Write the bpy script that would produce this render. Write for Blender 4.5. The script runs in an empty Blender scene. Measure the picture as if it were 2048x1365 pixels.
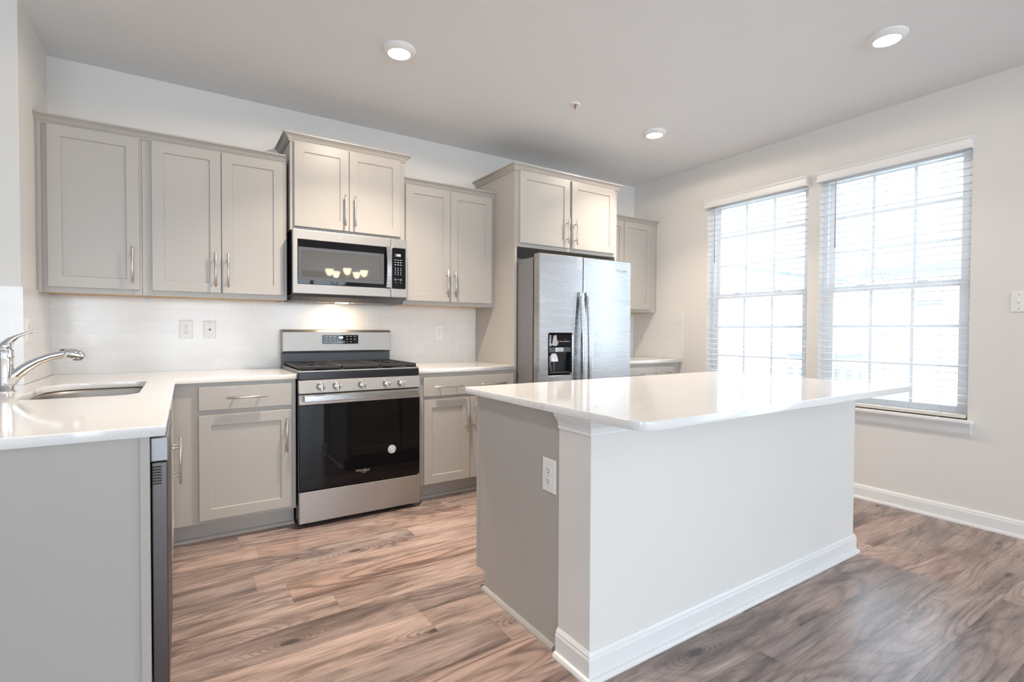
import bpy, bmesh, math, random
from mathutils import Matrix, Vector
random.seed(7)
S = bpy.context.scene
C = S.collection
PI = math.pi

# ------------------------------------------------------------------ camera
FPX = 1016.57
cd = bpy.data.cameras.new('camera')
cam = bpy.data.objects.new('camera', cd); C.objects.link(cam)
cd.sensor_fit = 'HORIZONTAL'; cd.sensor_width = 36.0
cd.lens = FPX * 36.0 / 2048.0
cd.clip_start = 0.05; cd.clip_end = 200
cR = Vector((0.83844127, -0.54497201, 0.00466388))
cU = Vector((0.00634294, 0.01831505, 0.99981215))
cF = Vector((0.54495505, 0.83825418, -0.01881282))
m = Matrix((cR, cU, -cF)).transposed().to_4x4()
m.translation = Vector((-0.57296, -3.85126, 1.17651))
cam.matrix_world = m
S.camera = cam

# ------------------------------------------------------------------ view, world, daylight
S.view_settings.view_transform = 'Standard'
S.view_settings.look = 'None'
S.view_settings.gamma = 1.0
S.view_settings.use_curve_mapping = False
S.view_settings.exposure = 1.57
W = bpy.data.worlds.new('overcast_sky'); S.world = W; W.use_nodes = True
wt = W.node_tree; bg = wt.nodes['Background']
def wn(kind, ins, **kw):
    n = wt.nodes.new(kind)
    for k, v in kw.items(): setattr(n, k, v)
    for k, v in ins.items():
        if isinstance(v, bpy.types.NodeSocket): wt.links.new(v, n.inputs[k])
        else: n.inputs[k].default_value = v
    return n
# overcast sky: dull blue-white low in the east (beyond the kitchen windows), bright where the sun stands behind cloud, in the south-west
SKY_LOW, SKY_HIGH = 3.2, 3.6
wd = wn('ShaderNodeTexCoord', {}).outputs['Generated']
dp = wn('ShaderNodeVectorMath', {0: wd, 1: (-0.60, -0.79, 0.10)}, operation='DOT_PRODUCT').outputs['Value']
sm = wn('ShaderNodeMapRange', {0: dp, 1: -0.35, 2: 0.75, 3: 0.0, 4: 1.0}, interpolation_type='SMOOTHSTEP').outputs[0]
sc_ = wn('ShaderNodeMix', {0: sm, 6: (0.70, 0.85, 1.0, 1), 7: (0.77, 0.885, 1.0, 1)}, data_type='RGBA').outputs[2]
wt.links.new(sc_, bg.inputs['Color'])
wt.links.new(wn('ShaderNodeMapRange', {0: sm, 1: 0.0, 2: 1.0, 3: SKY_LOW, 4: SKY_HIGH}).outputs[0], bg.inputs['Strength'])

def portal(name, loc, rot, sx, sy):
    l = bpy.data.lights.new(name, 'AREA'); l.shape = 'RECTANGLE'; l.size = sx; l.size_y = sy
    l.cycles.is_portal = True
    o = bpy.data.objects.new(name, l); C.objects.link(o); o.location = loc; o.rotation_euler = rot
    return o
# daylight comes in through the openings: portals guide the sky light
H = 2.7174; XR = 3.476; XL = -1.2
YREAR = -11.0; XFAR = -4.4
W1 = (-1.797, -0.905); W2 = (-2.765, -1.882); WZ = (0.645, 2.366)
PD = (-5.1, -3.9); PDZ = (0.0, 2.08)            # patio door in the right wall, just out of frame
RW = [(-4.1, -1.7), (-1.2, 0.9), (1.3, 3.3)]     # unseen windows added in the rear wall, sized for frontal daylight
RWZ = (0.3, 2.6)
LW = [(-6.4, -5.0)]                # unseen window added in the far left wall to light left-facing sides
for (a, b), (z0, z1) in ((W1, WZ), (W2, WZ), (PD, PDZ)):
    portal('window_daylight', (XR+.16, (a+b)/2, (z0+z1)/2), (0, PI/2, 0), z1-z0, b-a)
for a, b in RW:
    portal('window_daylight', ((a+b)/2, YREAR-.16, (RWZ[0]+RWZ[1])/2), (PI/2, 0, 0), b-a, RWZ[1]-RWZ[0])
for a, b in LW:
    portal('window_daylight', (XFAR-.12, (a+b)/2, (RWZ[0]+RWZ[1])/2), (0, -PI/2, 0), RWZ[1]-RWZ[0], b-a)

LAMP = (1.0, 0.845, 0.69); LAMP_W = 8.0          # the ceiling lights' warm beams

# ------------------------------------------------------------------ materials
def nt(name):
    mt = bpy.data.materials.new(name); mt.use_nodes = True
    n = mt.node_tree; n.nodes.clear()
    return mt, n
class N:
    def __init__(s, tree): s.t = tree
    def __call__(s, kind, **kw):
        n = s.t.nodes.new(kind); ins = kw.pop('i', {})
        for k, v in kw.items(): setattr(n, k, v)
        for k, v in ins.items():
            if isinstance(v, bpy.types.NodeSocket): s.t.links.new(v, n.inputs[k])
            else: n.inputs[k].default_value = v
        return n
    def math(s, op, a, b=0.0, c=0.0):
        return s('ShaderNodeMath', operation=op, i={0: a, 1: b, 2: c}).outputs[0]
    def out(s, sh): s('ShaderNodeOutputMaterial', i={'Surface': sh})
def col(c): return (c[0], c[1], c[2], 1.0)
def ramp(n, fac, stops):
    r = n('ShaderNodeValToRGB', i={'Fac': fac})
    e = r.color_ramp.elements
    while len(e) < len(stops): e.new(0.5)
    for q, (p, c) in zip(e, stops): q.position = p; q.color = col(c)
    return r.outputs['Color']
def paint(name, c, rough=0.5, bump=0.0, scale=200.0, metal=0.0, spec=0.5, coat=0.0, var=0.03):
    mt, t = nt(name); n = N(t)
    tc = n('ShaderNodeTexCoord').outputs['Object']
    nz = n('ShaderNodeTexNoise', i={'Vector': tc, 'Scale': 2.2, 'Detail': 3.0}).outputs['Fac']
    cc = ramp(n, nz, [(0.3, [x*(1-var) for x in c]), (0.7, [min(1, x*(1+var)) for x in c])])
    b = n('ShaderNodeBsdfPrincipled', i={'Base Color': cc, 'Roughness': rough, 'Metallic': metal, 'Specular IOR Level': spec, 'Coat Weight': coat})
    if bump:
        f = n('ShaderNodeTexNoise', i={'Vector': tc, 'Scale': scale, 'Detail': 2.0}).outputs['Fac']
        bp = n('ShaderNodeBump', i={'Height': f, 'Strength': bump, 'Distance': 0.002})
        t.links.new(bp.outputs[0], b.inputs['Normal'])
    n.out(b.outputs[0]); return mt
def steel(name, c, rough=0.3, axis=0, bump=0.02):
    mt, t = nt(name); n = N(t)
    tc = n('ShaderNodeTexCoord').outputs['Object']
    sc = [260.0, 260.0, 260.0]; sc[axis] = 2.5
    mp = n('ShaderNodeMapping', i={'Vector': tc, 'Scale': sc}).outputs[0]
    f = n('ShaderNodeTexNoise', i={'Vector': mp, 'Scale': 1.0, 'Detail': 4.0}).outputs['Fac']
    r = n.math('MULTIPLY_ADD', f, 0.10, rough-0.05)
    cc = ramp(n, f, [(0.2, [x*0.93 for x in c]), (0.8, c)])
    b = n('ShaderNodeBsdfPrincipled', i={'Base Color': cc, 'Metallic': 1.0, 'Roughness': r})
    bp = n('ShaderNodeBump', i={'Height': f, 'Strength': bump, 'Distance': 0.001})
    t.links.new(bp.outputs[0], b.inputs['Normal'])
    n.out(b.outputs[0]); return mt
def glow(name, c, s):
    mt, t = nt(name); n = N(t)
    e = n('ShaderNodeEmission', i={'Color': col(c), 'Strength': s}); n.out(e.outputs[0]); return mt
def pane(name, tint=(1, 1, 1), refl=0.12):
    mt, t = nt(name); n = N(t)
    tr = n('ShaderNodeBsdfTransparent', i={'Color': col(tint)})
    gl = n('ShaderNodeBsdfGlossy', i={'Roughness': 0.0})
    fr = n('ShaderNodeFresnel', i={'IOR': 1.45}).outputs[0]
    mx = n('ShaderNodeMixShader', i={0: n.math('MULTIPLY', fr, 0.8), 1: tr.outputs[0], 2: gl.outputs[0]})
    n.out(mx.outputs[0]); return mt
def floor_mat():
    mt, t = nt('wood_plank_floor'); n = N(t)
    tc = n('ShaderNodeTexCoord').outputs['Object']
    sp = n('ShaderNodeSeparateXYZ', i={0: tc}); x, y = sp.outputs[0], sp.outputs[1]
    PW, PL = 0.183, 1.22
    yr = n.math('DIVIDE', n.math('ADD', y, 0.785), PW); row = n.math('FLOOR', yr); fy = n.math('FRACT', yr)
    rnd = n('ShaderNodeTexWhiteNoise', noise_dimensions='1D', i={'W': row}).outputs['Value']
    xs = n.math('ADD', n.math('DIVIDE', x, PL), n.math('MULTIPLY', rnd, 7.31))
    cc_ = n.math('FLOOR', xs); fx = n.math('FRACT', xs)
    cell = n('ShaderNodeCombineXYZ', i={0: cc_, 1: row, 2: 3.7}).outputs[0]
    wn = n('ShaderNodeTexWhiteNoise', noise_dimensions='3D', i={'Vector': cell})
    cr = n('ShaderNodeSeparateColor', i={0: wn.outputs['Color']})
    r1, r2, r3 = cr.outputs[0], cr.outputs[1], cr.outputs[2]
    gx = n.math('ADD', x, n.math('MULTIPLY', r1, 37.0))
    gy = n.math('ADD', y, n.math('MULTIPLY', r2, 19.0))
    def vec(kx, ky, kz=0.0): return n('ShaderNodeCombineXYZ', i={0: n.math('MULTIPLY', gx, kx), 1: n.math('MULTIPLY', gy, ky), 2: kz}).outputs[0]
    def noise(v, det, ro=0.5, dis=0.0): return n('ShaderNodeTexNoise', i={'Vector': v, 'Scale': 1.0, 'Detail': det, 'Roughness': ro, 'Distortion': dis}).outputs['Fac']
    def rng(v, a, b_, c, d): return n('ShaderNodeMapRange', i={0: v, 1: a, 2: b_, 3: c, 4: d}).outputs[0]
    big = noise(vec(0.75, 4.2, n.math('MULTIPLY', r3, 9.0)), 1.0, 0.4, 0.3)
    fib0 = noise(vec(7.0, 38.0), 3.0)
    fib = noise(vec(4.0, 95.0), 4.0, 0.6)
    # knots: the growth lines bend round them
    vor = n('ShaderNodeTexVoronoi', voronoi_dimensions='2D', i={'Vector': vec(1.15, 3.0), 'Scale': 1.0})
    sel = n.math('GREATER_THAN', n('ShaderNodeSeparateColor', i={0: vor.outputs['Color']}).outputs[0], 0.45)
    kd = n.math('ADD', vor.outputs['Distance'], n.math('MULTIPLY_ADD', fib0, 0.05, -0.025))
    swell = n.math('MULTIPLY', n.math('POWER', rng(kd, 0.0, 0.42, 1.0, 0.0), 2.0), sel)
    field = n.math('ADD', big, n.math('MULTIPLY', swell, 0.55))
    # contour lines of a stretched field give the cathedral figure
    ph = n.math('ADD', n.math('MULTIPLY', field, 105.0), n.math('MULTIPLY', fib0, 2.6))
    rings = n.math('POWER', n.math('MULTIPLY_ADD', n.math('SINE', ph), 0.5, 0.5), 3.5)
    blot = noise(vec(1.7, 9.0, r3), 6.0, 0.64, 0.6)
    base = ramp(n, blot, [(0.25, (0.085, 0.068, 0.064)), (0.38, (0.20, 0.152, 0.136)), (0.50, (0.37, 0.284, 0.250)), (0.66, (0.52, 0.412, 0.366)), (0.85, (0.41, 0.280, 0.225))])
    tint = ramp(n, r3, [(0.0, (0.78, 0.78, 0.80)), (0.35, (0.98, 0.96, 0.95)), (0.7, (1.10, 1.05, 1.02)), (1.0, (0.98, 0.86, 0.80))])
    c1 = n('ShaderNodeMix', data_type='RGBA', blend_type='MULTIPLY', i={0: 1.0, 6: base, 7: tint}).outputs[2]
    msk = noise(vec(0.9, 3.2, 4.0), 2.0)
    amt = n.math('MULTIPLY', rings, n.math('MAXIMUM', rng(msk, 0.40, 0.62, 0.12, 0.60), n.math('MULTIPLY', swell, 1.2)))
    c2 = n('ShaderNodeMix', data_type='RGBA', blend_type='MIX', i={0: n.math('MINIMUM', amt, 0.62), 6: c1, 7: (0.075, 0.057, 0.052, 1)}).outputs[2]
    strk = rng(noise(vec(2.4, 34.0, 8.0), 4.0, 0.6, 0.5), 0.60, 0.74, 0.0, 0.55)       # dark mineral streaks
    c2b = n('ShaderNodeMix', data_type='RGBA', i={0: strk, 6: c2, 7: (0.065, 0.052, 0.050, 1)}).outputs[2]
    fibf = rng(fib, 0.30, 0.72, 0.76, 1.20)
    c3 = n('ShaderNodeMix', data_type='RGBA', blend_type='MULTIPLY', i={0: 1.0, 6: c2b, 7: n('ShaderNodeCombineColor', i={0: fibf, 1: fibf, 2: fibf}).outputs[0]}).outputs[2]
    kn = n.math('MULTIPLY', rng(kd, 0.030, 0.055, 1.0, 0.0), sel)
    c4 = n('ShaderNodeMix', data_type='RGBA', i={0: n.math('MULTIPLY', kn, 0.8), 6: c3, 7: (0.045, 0.035, 0.033, 1)}).outputs[2]
    # seams
    ey = n.math('MINIMUM', fy, n.math('SUBTRACT', 1.0, fy)); ex = n.math('MINIMUM', fx, n.math('SUBTRACT', 1.0, fx))
    sy = n.math('LESS_THAN', ey, 0.006); sx = n.math('LESS_THAN', ex, 0.0009)
    seam = n.math('MAXIMUM', sy, sx)
    c5 = n('ShaderNodeMix', data_type='RGBA', i={0: n.math('MULTIPLY', seam, 0.45), 6: c4, 7: (0.07, 0.05, 0.045, 1)}).outputs[2]
    rg = n.math('MULTIPLY_ADD', fib, 0.12, 0.22)
    b = n('ShaderNodeBsdfPrincipled', i={'Base Color': c5, 'Roughness': rg, 'Specular IOR Level': 0.5})
    hgt = n.math('SUBTRACT', n.math('MULTIPLY', fib, 0.5), n.math('ADD', seam, n.math('MULTIPLY', rings, 0.3)))
    bp = n('ShaderNodeBump', i={'Height': hgt, 'Strength': 0.18, 'Distance': 0.001})
    t.links.new(bp.outputs[0], b.inputs['Normal'])
    n.out(b.outputs[0]); return mt
def tile_mat(name, along):
    # running-bond subway tile, 153 x 76 mm; along = 0 runs on x, 1 on y
    mt, t = nt(name); n = N(t)
    tc = n('ShaderNodeTexCoord').outputs['Object']
    sp = n('ShaderNodeSeparateXYZ', i={0: tc})
    u = n.math('ADD', sp.outputs[along], 0.616 + 0.153*40); v = n.math('SUBTRACT', sp.outputs[2], 0.923 - 0.0759*20)
    vec = n('ShaderNodeCombineXYZ', i={0: u, 1: v, 2: 0.0}).outputs[0]
    br = n('ShaderNodeTexBrick', offset=0.5, i={'Vector': vec, 'Color1': (0.80, 0.785, 0.76, 1), 'Color2': (0.775, 0.76, 0.735, 1), 'Mortar': (0.92, 0.91, 0.89, 1),
        'Scale': 1.0, 'Mortar Size': 0.0014, 'Mortar Smooth': 0.3, 'Brick Width': 0.153, 'Row Height': 0.0759})
    b = n('ShaderNodeBsdfPrincipled', i={'Base Color': br.outputs['Color'], 'Roughness': 0.16})
    bp = n('ShaderNodeBump', i={'Height': br.outputs['Fac'], 'Strength': 0.5, 'Distance': -0.0012})
    t.links.new(bp.outputs[0], b.inputs['Normal'])
    n.out(b.outputs[0]); return mt
def quartz():
    mt, t = nt('white_quartz'); n = N(t)
    tc = n('ShaderNodeTexCoord').outputs['Object']
    a = n('ShaderNodeTexNoise', i={'Vector': tc, 'Scale': 3.0, 'Detail': 6.0, 'Roughness': 0.6, 'Distortion': 1.2}).outputs['Fac']
    v = n.math('ABSOLUTE', n.math('SUBTRACT', a, 0.5))
    msk = n('ShaderNodeTexNoise', i={'Vector': tc, 'Scale': 1.1, 'Detail': 1.0}).outputs['Fac']
    vein = n.math('MULTIPLY', n('ShaderNodeMapRange', i={0: v, 1: 0.0, 2: 0.014, 3: 1.0, 4: 0.0}).outputs[0], n('ShaderNodeMapRange', i={0: msk, 1: 0.5, 2: 0.7, 3: 0.0, 4: 0.45}).outputs[0])
    spk = n('ShaderNodeTexNoise', i={'Vector': tc, 'Scale': 160.0, 'Detail': 2.0}).outputs['Fac']
    b0 = ramp(n, spk, [(0.3, (0.82, 0.812, 0.795)), (0.7, (0.865, 0.86, 0.845))])
    cc = n('ShaderNodeMix', data_type='RGBA', i={0: vein, 6: b0, 7: (0.55, 0.54, 0.53, 1)}).outputs[2]
    b = n('ShaderNodeBsdfPrincipled', i={'Base Color': cc, 'Roughness': 0.09, 'Specular IOR Level': 0.55}); n.out(b.outputs[0]); return mt
def siding():
    mt, t = nt('lap_siding'); n = N(t)
    tc = n('ShaderNodeTexCoord').outputs['Object']; z = n('ShaderNodeSeparateXYZ', i={0: tc}).outputs[2]
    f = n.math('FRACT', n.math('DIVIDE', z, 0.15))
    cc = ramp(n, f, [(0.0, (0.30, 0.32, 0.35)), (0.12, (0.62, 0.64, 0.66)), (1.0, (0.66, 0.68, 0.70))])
    b = n('ShaderNodeBsdfPrincipled', i={'Base Color': cc, 'Roughness': 0.6}); n.out(b.outputs[0]); return mt

def blind_mat():
    # thin white slats that let some daylight through
    mt, t = nt('white_blind'); n = N(t)
    tc = n('ShaderNodeTexCoord').outputs['Object']
    nz = n('ShaderNodeTexNoise', i={'Vector': tc, 'Scale': 6.0}).outputs['Fac']
    cc = ramp(n, nz, [(0.3, (0.88, 0.89, 0.90)), (0.7, (0.91, 0.915, 0.92))])
    d = n('ShaderNodeBsdfPrincipled', i={'Base Color': cc, 'Roughness': 0.4})
    tr = n('ShaderNodeBsdfTranslucent', i={'Color': cc})
    n.out(n('ShaderNodeMixShader', i={0: 0.22, 1: d.outputs[0], 2: tr.outputs[0]}).outputs[0]); return mt

M = dict(
    wall=paint('warm_grey_wall_paint', (0.78, 0.755, 0.72), 0.75, 0.05, 500, var=0.008),
    ceiling=paint('ceiling_paint', (0.815, 0.83, 0.845), 0.85, 0.05, 400, var=0.008),
    trim=paint('white_trim_paint', (0.84, 0.84, 0.83), 0.35, var=0.01),
    cab=paint('taupe_grey_cabinet_paint', (0.465, 0.436, 0.399), 0.36, 0.02, 300, var=0.01),
    wood=paint('birch_plywood', (0.62, 0.40, 0.20), 0.5, var=0.12),
    nickel=paint('brushed_nickel', (0.60, 0.58, 0.55), 0.30, metal=1.0, var=0.02),
    steel=steel('brushed_stainless', (0.45, 0.42, 0.39), 0.46, 0),
    steelv=steel('brushed_stainless_door', (0.56, 0.56, 0.565), 0.27, 0, .010),
    dsteel=steel('dark_stainless', (0.15, 0.135, 0.135), 0.40, 2), gsteel=steel('grey_stainless', (0.34, 0.335, 0.345), 0.45, 1),
    chrome=paint('chrome', (0.86, 0.87, 0.88), 0.06, metal=1.0, var=0.0),
    black=paint('black_enamel', (0.012, 0.013, 0.017), 0.22, var=0.0),
    matblack=paint('cast_iron', (0.022, 0.022, 0.024), 0.55, 0.15, 400, var=0.05),
    blackglass=paint('black_glass', (0.004, 0.004, 0.005), 0.03, spec=0.3, var=0.0),
    mesh=paint('grey_oven_screen', (0.085, 0.084, 0.080), 0.025, spec=1.0, var=0.0),
    dgrey=paint('dark_grey_plastic', (0.08, 0.085, 0.095), 0.4, var=0.02),
    fridge_side=paint('grey_textured_steel', (0.20, 0.20, 0.205), 0.45, 0.1, 500, var=0.02),
    plate=paint('white_plastic', (0.86, 0.85, 0.83), 0.35, var=0.0),
    slot=paint('dark_slot', (0.03, 0.03, 0.03), 0.6, var=0.0),
    letter=paint('silver_lettering', (0.75, 0.74, 0.72), 0.25, metal=0.8, var=0.0),
    greyletter=paint('grey_lettering', (0.42, 0.42, 0.43), 0.4, var=0.0),
    whiteink=paint('white_ink', (0.80, 0.80, 0.82), 0.5, var=0.0),
    blind=blind_mat(),
    cream=paint('cream_rail', (0.72, 0.68, 0.62), 0.45, var=0.01),
    vinyl=paint('white_vinyl', (0.93, 0.935, 0.94), 0.4, var=0.005),
    label=paint('pale_film_label', (0.60, 0.61, 0.62), 0.35, metal=0.5, var=0.0),
    red=paint('red_glass', (0.30, 0.02, 0.02), 0.1, var=0.0),
    siding=siding(), roof=paint('grey_shingle', (0.33, 0.33, 0.34), 0.9, 0.3, 60, var=0.15),
    gloss_dark=paint('window_dark_glass', (0.10, 0.105, 0.11), 0.05, var=0.0),
    ground=paint('pale_ground', (0.45, 0.45, 0.42), 0.9, var=0.1),
    acgrey=paint('grey_metal_cabinet', (0.13, 0.135, 0.14), 0.6, var=0.05),
    floor=floor_mat(), tilex=tile_mat('subway_tile', 0), tiley=tile_mat('subway_tile_side', 1), quartz=quartz(),
    pane=pane('window_glass'), shade=glow('frosted_lit_shade', (1.0, 0.82, 0.60), 4.5),
    lamp=glow('lit_diffuser', (1.0, 0.84, 0.72), 14.0), digit=glow('lit_digits', (0.75, 0.88, 1.0), 2.5),
    cooklamp=glow('cooktop_lamp', (1.0, 0.76, 0.50), 40.0),
)

# ------------------------------------------------------------------ mesh helpers
class MB:
    """Collects shapes in world space; build() links them as ONE mesh object."""
    def __init__(s, xf=None):
        s.bm = bmesh.new(); s.xf = xf or Matrix.Identity(4)
    def _add(s, verts, faces, smooth=False):
        vs = [s.bm.verts.new(s.xf @ Vector(v)) for v in verts]
        out = []
        for f in faces:
            try:
                q = s.bm.faces.new([vs[i] for i in f]); q.smooth = smooth; out.append(q)
            except ValueError: pass
        return vs, out
    def box(s, x0, x1, y0, y1, z0, z1, bev=0.0, seg=2):
        v = [(x, y, z) for x in (x0, x1) for y in (y0, y1) for z in (z0, z1)]
        f = [(0, 1, 3, 2), (4, 6, 7, 5), (0, 4, 5, 1), (2, 3, 7, 6), (0, 2, 6, 4), (1, 5, 7, 3)]
        vs, fs = s._add(v, f)
        bmesh.ops.recalc_face_normals(s.bm, faces=fs)
        if bev:
            es = list({e for q in fs for e in q.edges})
            bmesh.ops.bevel(s.bm, geom=es, offset=bev, segments=seg, affect='EDGES', profile=0.5)
        return s
    def prism(s, pts, axis, a, b, bev=0.0):
        """closed polygon extruded along axis; pts are the two other coordinates in order"""
        def mk(p, q):
            w = [0, 0, 0]; w[axis] = q; o = [i for i in range(3) if i != axis]
            w[o[0]] = p[0]; w[o[1]] = p[1]; return w
        k = len(pts); v = [mk(p, a) for p in pts] + [mk(p, b) for p in pts]
        f = [tuple(range(k)), tuple(range(2*k-1, k-1, -1))] + [(i, (i+1) % k, k+(i+1) % k, k+i) for i in range(k)]
        vs, fs = s._add(v, f); bmesh.ops.recalc_face_normals(s.bm, faces=fs)
        if bev:
            es = list({e for q in fs for e in q.edges})
            bmesh.ops.bevel(s.bm, geom=es, offset=bev, segments=2, affect='EDGES', profile=0.5)
        return s
    def tube(s, pts, radii, seg=14, cap=True, squash=1.0):
        pts = [Vector(p) for p in pts]
        if not isinstance(radii, (list, tuple)): radii = [radii]*len(pts)
        ring = []; nprev = None
        for i, p in enumerate(pts):
            d = (pts[min(i+1, len(pts)-1)] - pts[max(i-1, 0)]).normalized()
            if nprev is None:
                ref = Vector((0, 0, 1)) if abs(d.z) < 0.9 else Vector((1, 0, 0))
                nprev = (ref - d*ref.dot(d)).normalized()
            else: nprev = (nprev - d*nprev.dot(d)).normalized()
            b = d.cross(nprev)
            ring.append([p + (nprev*math.cos(2*PI*k/seg)*squash + b*math.sin(2*PI*k/seg))*radii[i] for k in range(seg)])
        v = [q for r in ring for q in r]
        f = [(i*seg+k, i*seg+(k+1) % seg, (i+1)*seg+(k+1) % seg, (i+1)*seg+k) for i in range(len(pts)-1) for k in range(seg)]
        vs, fs = s._add(v, f, True)
        if cap:
            for r in (0, len(pts)-1):
                fs.append(s.bm.faces.new([vs[r*seg+k] for k in range(seg)]))
        bmesh.ops.recalc_face_normals(s.bm, faces=fs)
        return s
    def cyl(s, p0, p1, r, seg=20): return s.tube([p0, p1], r, seg)
    def lathe(s, prof, center, axis=2, seg=40):
        """prof: (radius, height) points round an axis through center"""
        v = []; idx = []
        o = [(1, 2), (2, 0), (0, 1)][axis]
        for r, h in prof:
            row = []
            for k in range(seg if r > 1e-6 else 1):
                w = [0, 0, 0]; w[axis] = h
                w[o[0]] = r*math.cos(2*PI*k/seg); w[o[1]] = r*math.sin(2*PI*k/seg)
                row.append(len(v)); v.append([w[i]+center[i] for i in range(3)])
            idx.append(row)
        f = []
        for a, b in zip(idx, idx[1:]):
            for k in range(seg):
                k2 = (k+1) % seg
                if len(a) == 1 and len(b) == 1: continue
                if len(a) == 1: f.append((a[0], b[k2], b[k]))
                elif len(b) == 1: f.append((a[k], a[k2], b[0]))
                else: f.append((a[k], a[k2], b[k2], b[k]))
        vs, fs = s._add(v, f, True); bmesh.ops.recalc_face_normals(s.bm, faces=fs)
        return s
    def sweep(s, path, prof, smooth=False):
        """profile (out, z) swept along a plan path with mitred corners; out is to the right of the direction of travel"""
        P = [Vector(p) for p in path]; k = len(prof); v = []
        nr = []
        for a, b in zip(P, P[1:]):
            d = (b-a).normalized(); nr.append(Vector((d.y, -d.x)))
        for i, p in enumerate(P):
            n0 = nr[max(i-1, 0)]; n1 = nr[min(i, len(nr)-1)]
            mt_ = (n0+n1)/(1+n0.dot(n1))
            for o, z in prof: v.append((p.x+mt_.x*o, p.y+mt_.y*o, z))
        f = [(i*k+j, i*k+(j+1) % k, (i+1)*k+(j+1) % k, (i+1)*k+j) for i in range(len(P)-1) for j in range(k)]
        f += [tuple(range(k)), tuple(range((len(P)-1)*k, len(P)*k))]
        vs, fs = s._add(v, f, smooth); bmesh.ops.recalc_face_normals(s.bm, faces=fs)
        return s
    def loft(s, loops, close_last=True, smooth=True):
        k = len(loops[0]); v = [p for l in loops for p in l]
        f = [(i*k+j, i*k+(j+1) % k, (i+1)*k+(j+1) % k, (i+1)*k+j) for i in range(len(loops)-1) for j in range(k)]
        if close_last: f.append(tuple(range((len(loops)-1)*k, len(loops)*k)))
        vs, fs = s._add(v, f, smooth); bmesh.ops.recalc_face_normals(s.bm, faces=fs)
        return s
    def shaker(s, u0, u1, z0, z1, front, th=0.02, st=0.057, dep=0.008):
        """five-piece door whose face looks to local -y"""
        y0, y1, y2 = front, front+th, front+dep
        e = 0.0015
        def q(a, y): return [(u0+a, y, z0+a), (u1-a, y, z0+a), (u1-a, y, z1-a), (u0+a, y, z1-a)]
        loops = [q(0, y1), q(0, y0+e), q(e, y0), q(st, y0), q(st+0.003, y2)]
        s.loft(loops, True, False)
        s._add(q(0, y1), [(0, 1, 2, 3)])
        return s
    def build(s, name, mat, parent=None, sharp=None):
        bmesh.ops.recalc_face_normals(s.bm, faces=s.bm.faces)
        me = bpy.data.meshes.new(name); s.bm.to_mesh(me); s.bm.free()
        return link(name, me, mat, parent)
def link(name, me, mat, parent=None):
    me.materials.clear(); me.materials.append(M[mat] if isinstance(mat, str) else mat)
    o = bpy.data.objects.new(name, me); C.objects.link(o)
    if parent is not None:
        p = parent; off = Vector((0, 0, 0))
        while p is not None: off += p.location; p = p.parent
        me.transform(Matrix.Translation(-off)); o.parent = parent
    return o
def thing(name, label, cat, loc, group=None):
    o = bpy.data.objects.new(name, None); C.objects.link(o); o.location = loc; o.empty_display_size = 0.1
    o['label'] = label; o['category'] = cat
    if group: o['group'] = group
    return o
def tag(o, label, cat, group=None):
    o['label'] = label; o['category'] = cat
    if group: o['group'] = group
    return o
def struct(o, label=None):
    o['kind'] = 'structure'
    if label: o['label'] = label
    return o
def frame(x, y, z, deg):
    return Matrix.Translation((x, y, z)) @ Matrix.Rotation(math.radians(deg), 4, 'Z')
def plate_mesh(name, outlines, z0, z1, mat, parent=None, bev=0.003):
    """flat slab from outlines in plan (first outer, others holes) with eased edges"""
    cu = bpy.data.curves.new(name, 'CURVE'); cu.dimensions = '2D'; cu.fill_mode = 'BOTH'
    for pts in outlines:
        sp = cu.splines.new('POLY'); sp.points.add(len(pts)-1); sp.use_cyclic_u = True
        for p, q in zip(sp.points, pts): p.co = (q[0], q[1], 0, 1)
    cu.extrude = (z1-z0)/2-bev; cu.bevel_depth = bev; cu.bevel_resolution = 2; cu.offset = -bev
    tmp = bpy.data.objects.new('tmp', cu); C.objects.link(tmp)
    bpy.context.view_layer.update()
    me = bpy.data.meshes.new_from_object(tmp.evaluated_get(bpy.context.evaluated_depsgraph_get()))
    bpy.data.objects.remove(tmp); bpy.data.curves.remove(cu)
    me.transform(Matrix.Translation((0, 0, (z0+z1)/2))); me.name = name
    return link(name, me, mat, parent)
def text_mesh(name, body, size, xf, mat, parent, depth=0.0004, shear=0.0, squeeze=1.0):
    cu = bpy.data.curves.new(name, 'FONT'); cu.body = body; cu.size = size; cu.extrude = depth
    cu.align_x = 'CENTER'; cu.align_y = 'CENTER'; cu.shear = shear
    tmp = bpy.data.objects.new('tmp', cu); C.objects.link(tmp); bpy.context.view_layer.update()
    me = bpy.data.meshes.new_from_object(tmp.evaluated_get(bpy.context.evaluated_depsgraph_get()))
    bpy.data.objects.remove(tmp); bpy.data.curves.remove(cu)
    me.transform(Matrix.Diagonal((squeeze, 1, 1, 1))); me.transform(xf); me.name = name
    return link(name, me, mat, parent)
def on_face(x, y, z): # text plane looking to -y
    return Matrix.Translation((x, y, z)) @ Matrix.Rotation(PI/2, 4, 'X')
def rounded(x0, x1, y0, y1, r, k=8):
    rr = r if isinstance(r, (list, tuple)) else [r]*4     # corners: x0y0, x1y0, x1y1, x0y1
    out = []
    for (cx, cy, a), q in zip(((x0, y0, PI), (x1, y0, 1.5*PI), (x1, y1, 0), (x0, y1, 0.5*PI)), rr):
        if q <= 0: out.append((cx, cy)); continue
        ox = cx + (q if cx == x0 else -q); oy = cy + (q if cy == y0 else -q)
        for i in range(k+1):
            t = a + i*PI/2/k; out.append((ox+q*math.cos(t), oy+q*math.sin(t)))
    return out

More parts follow.
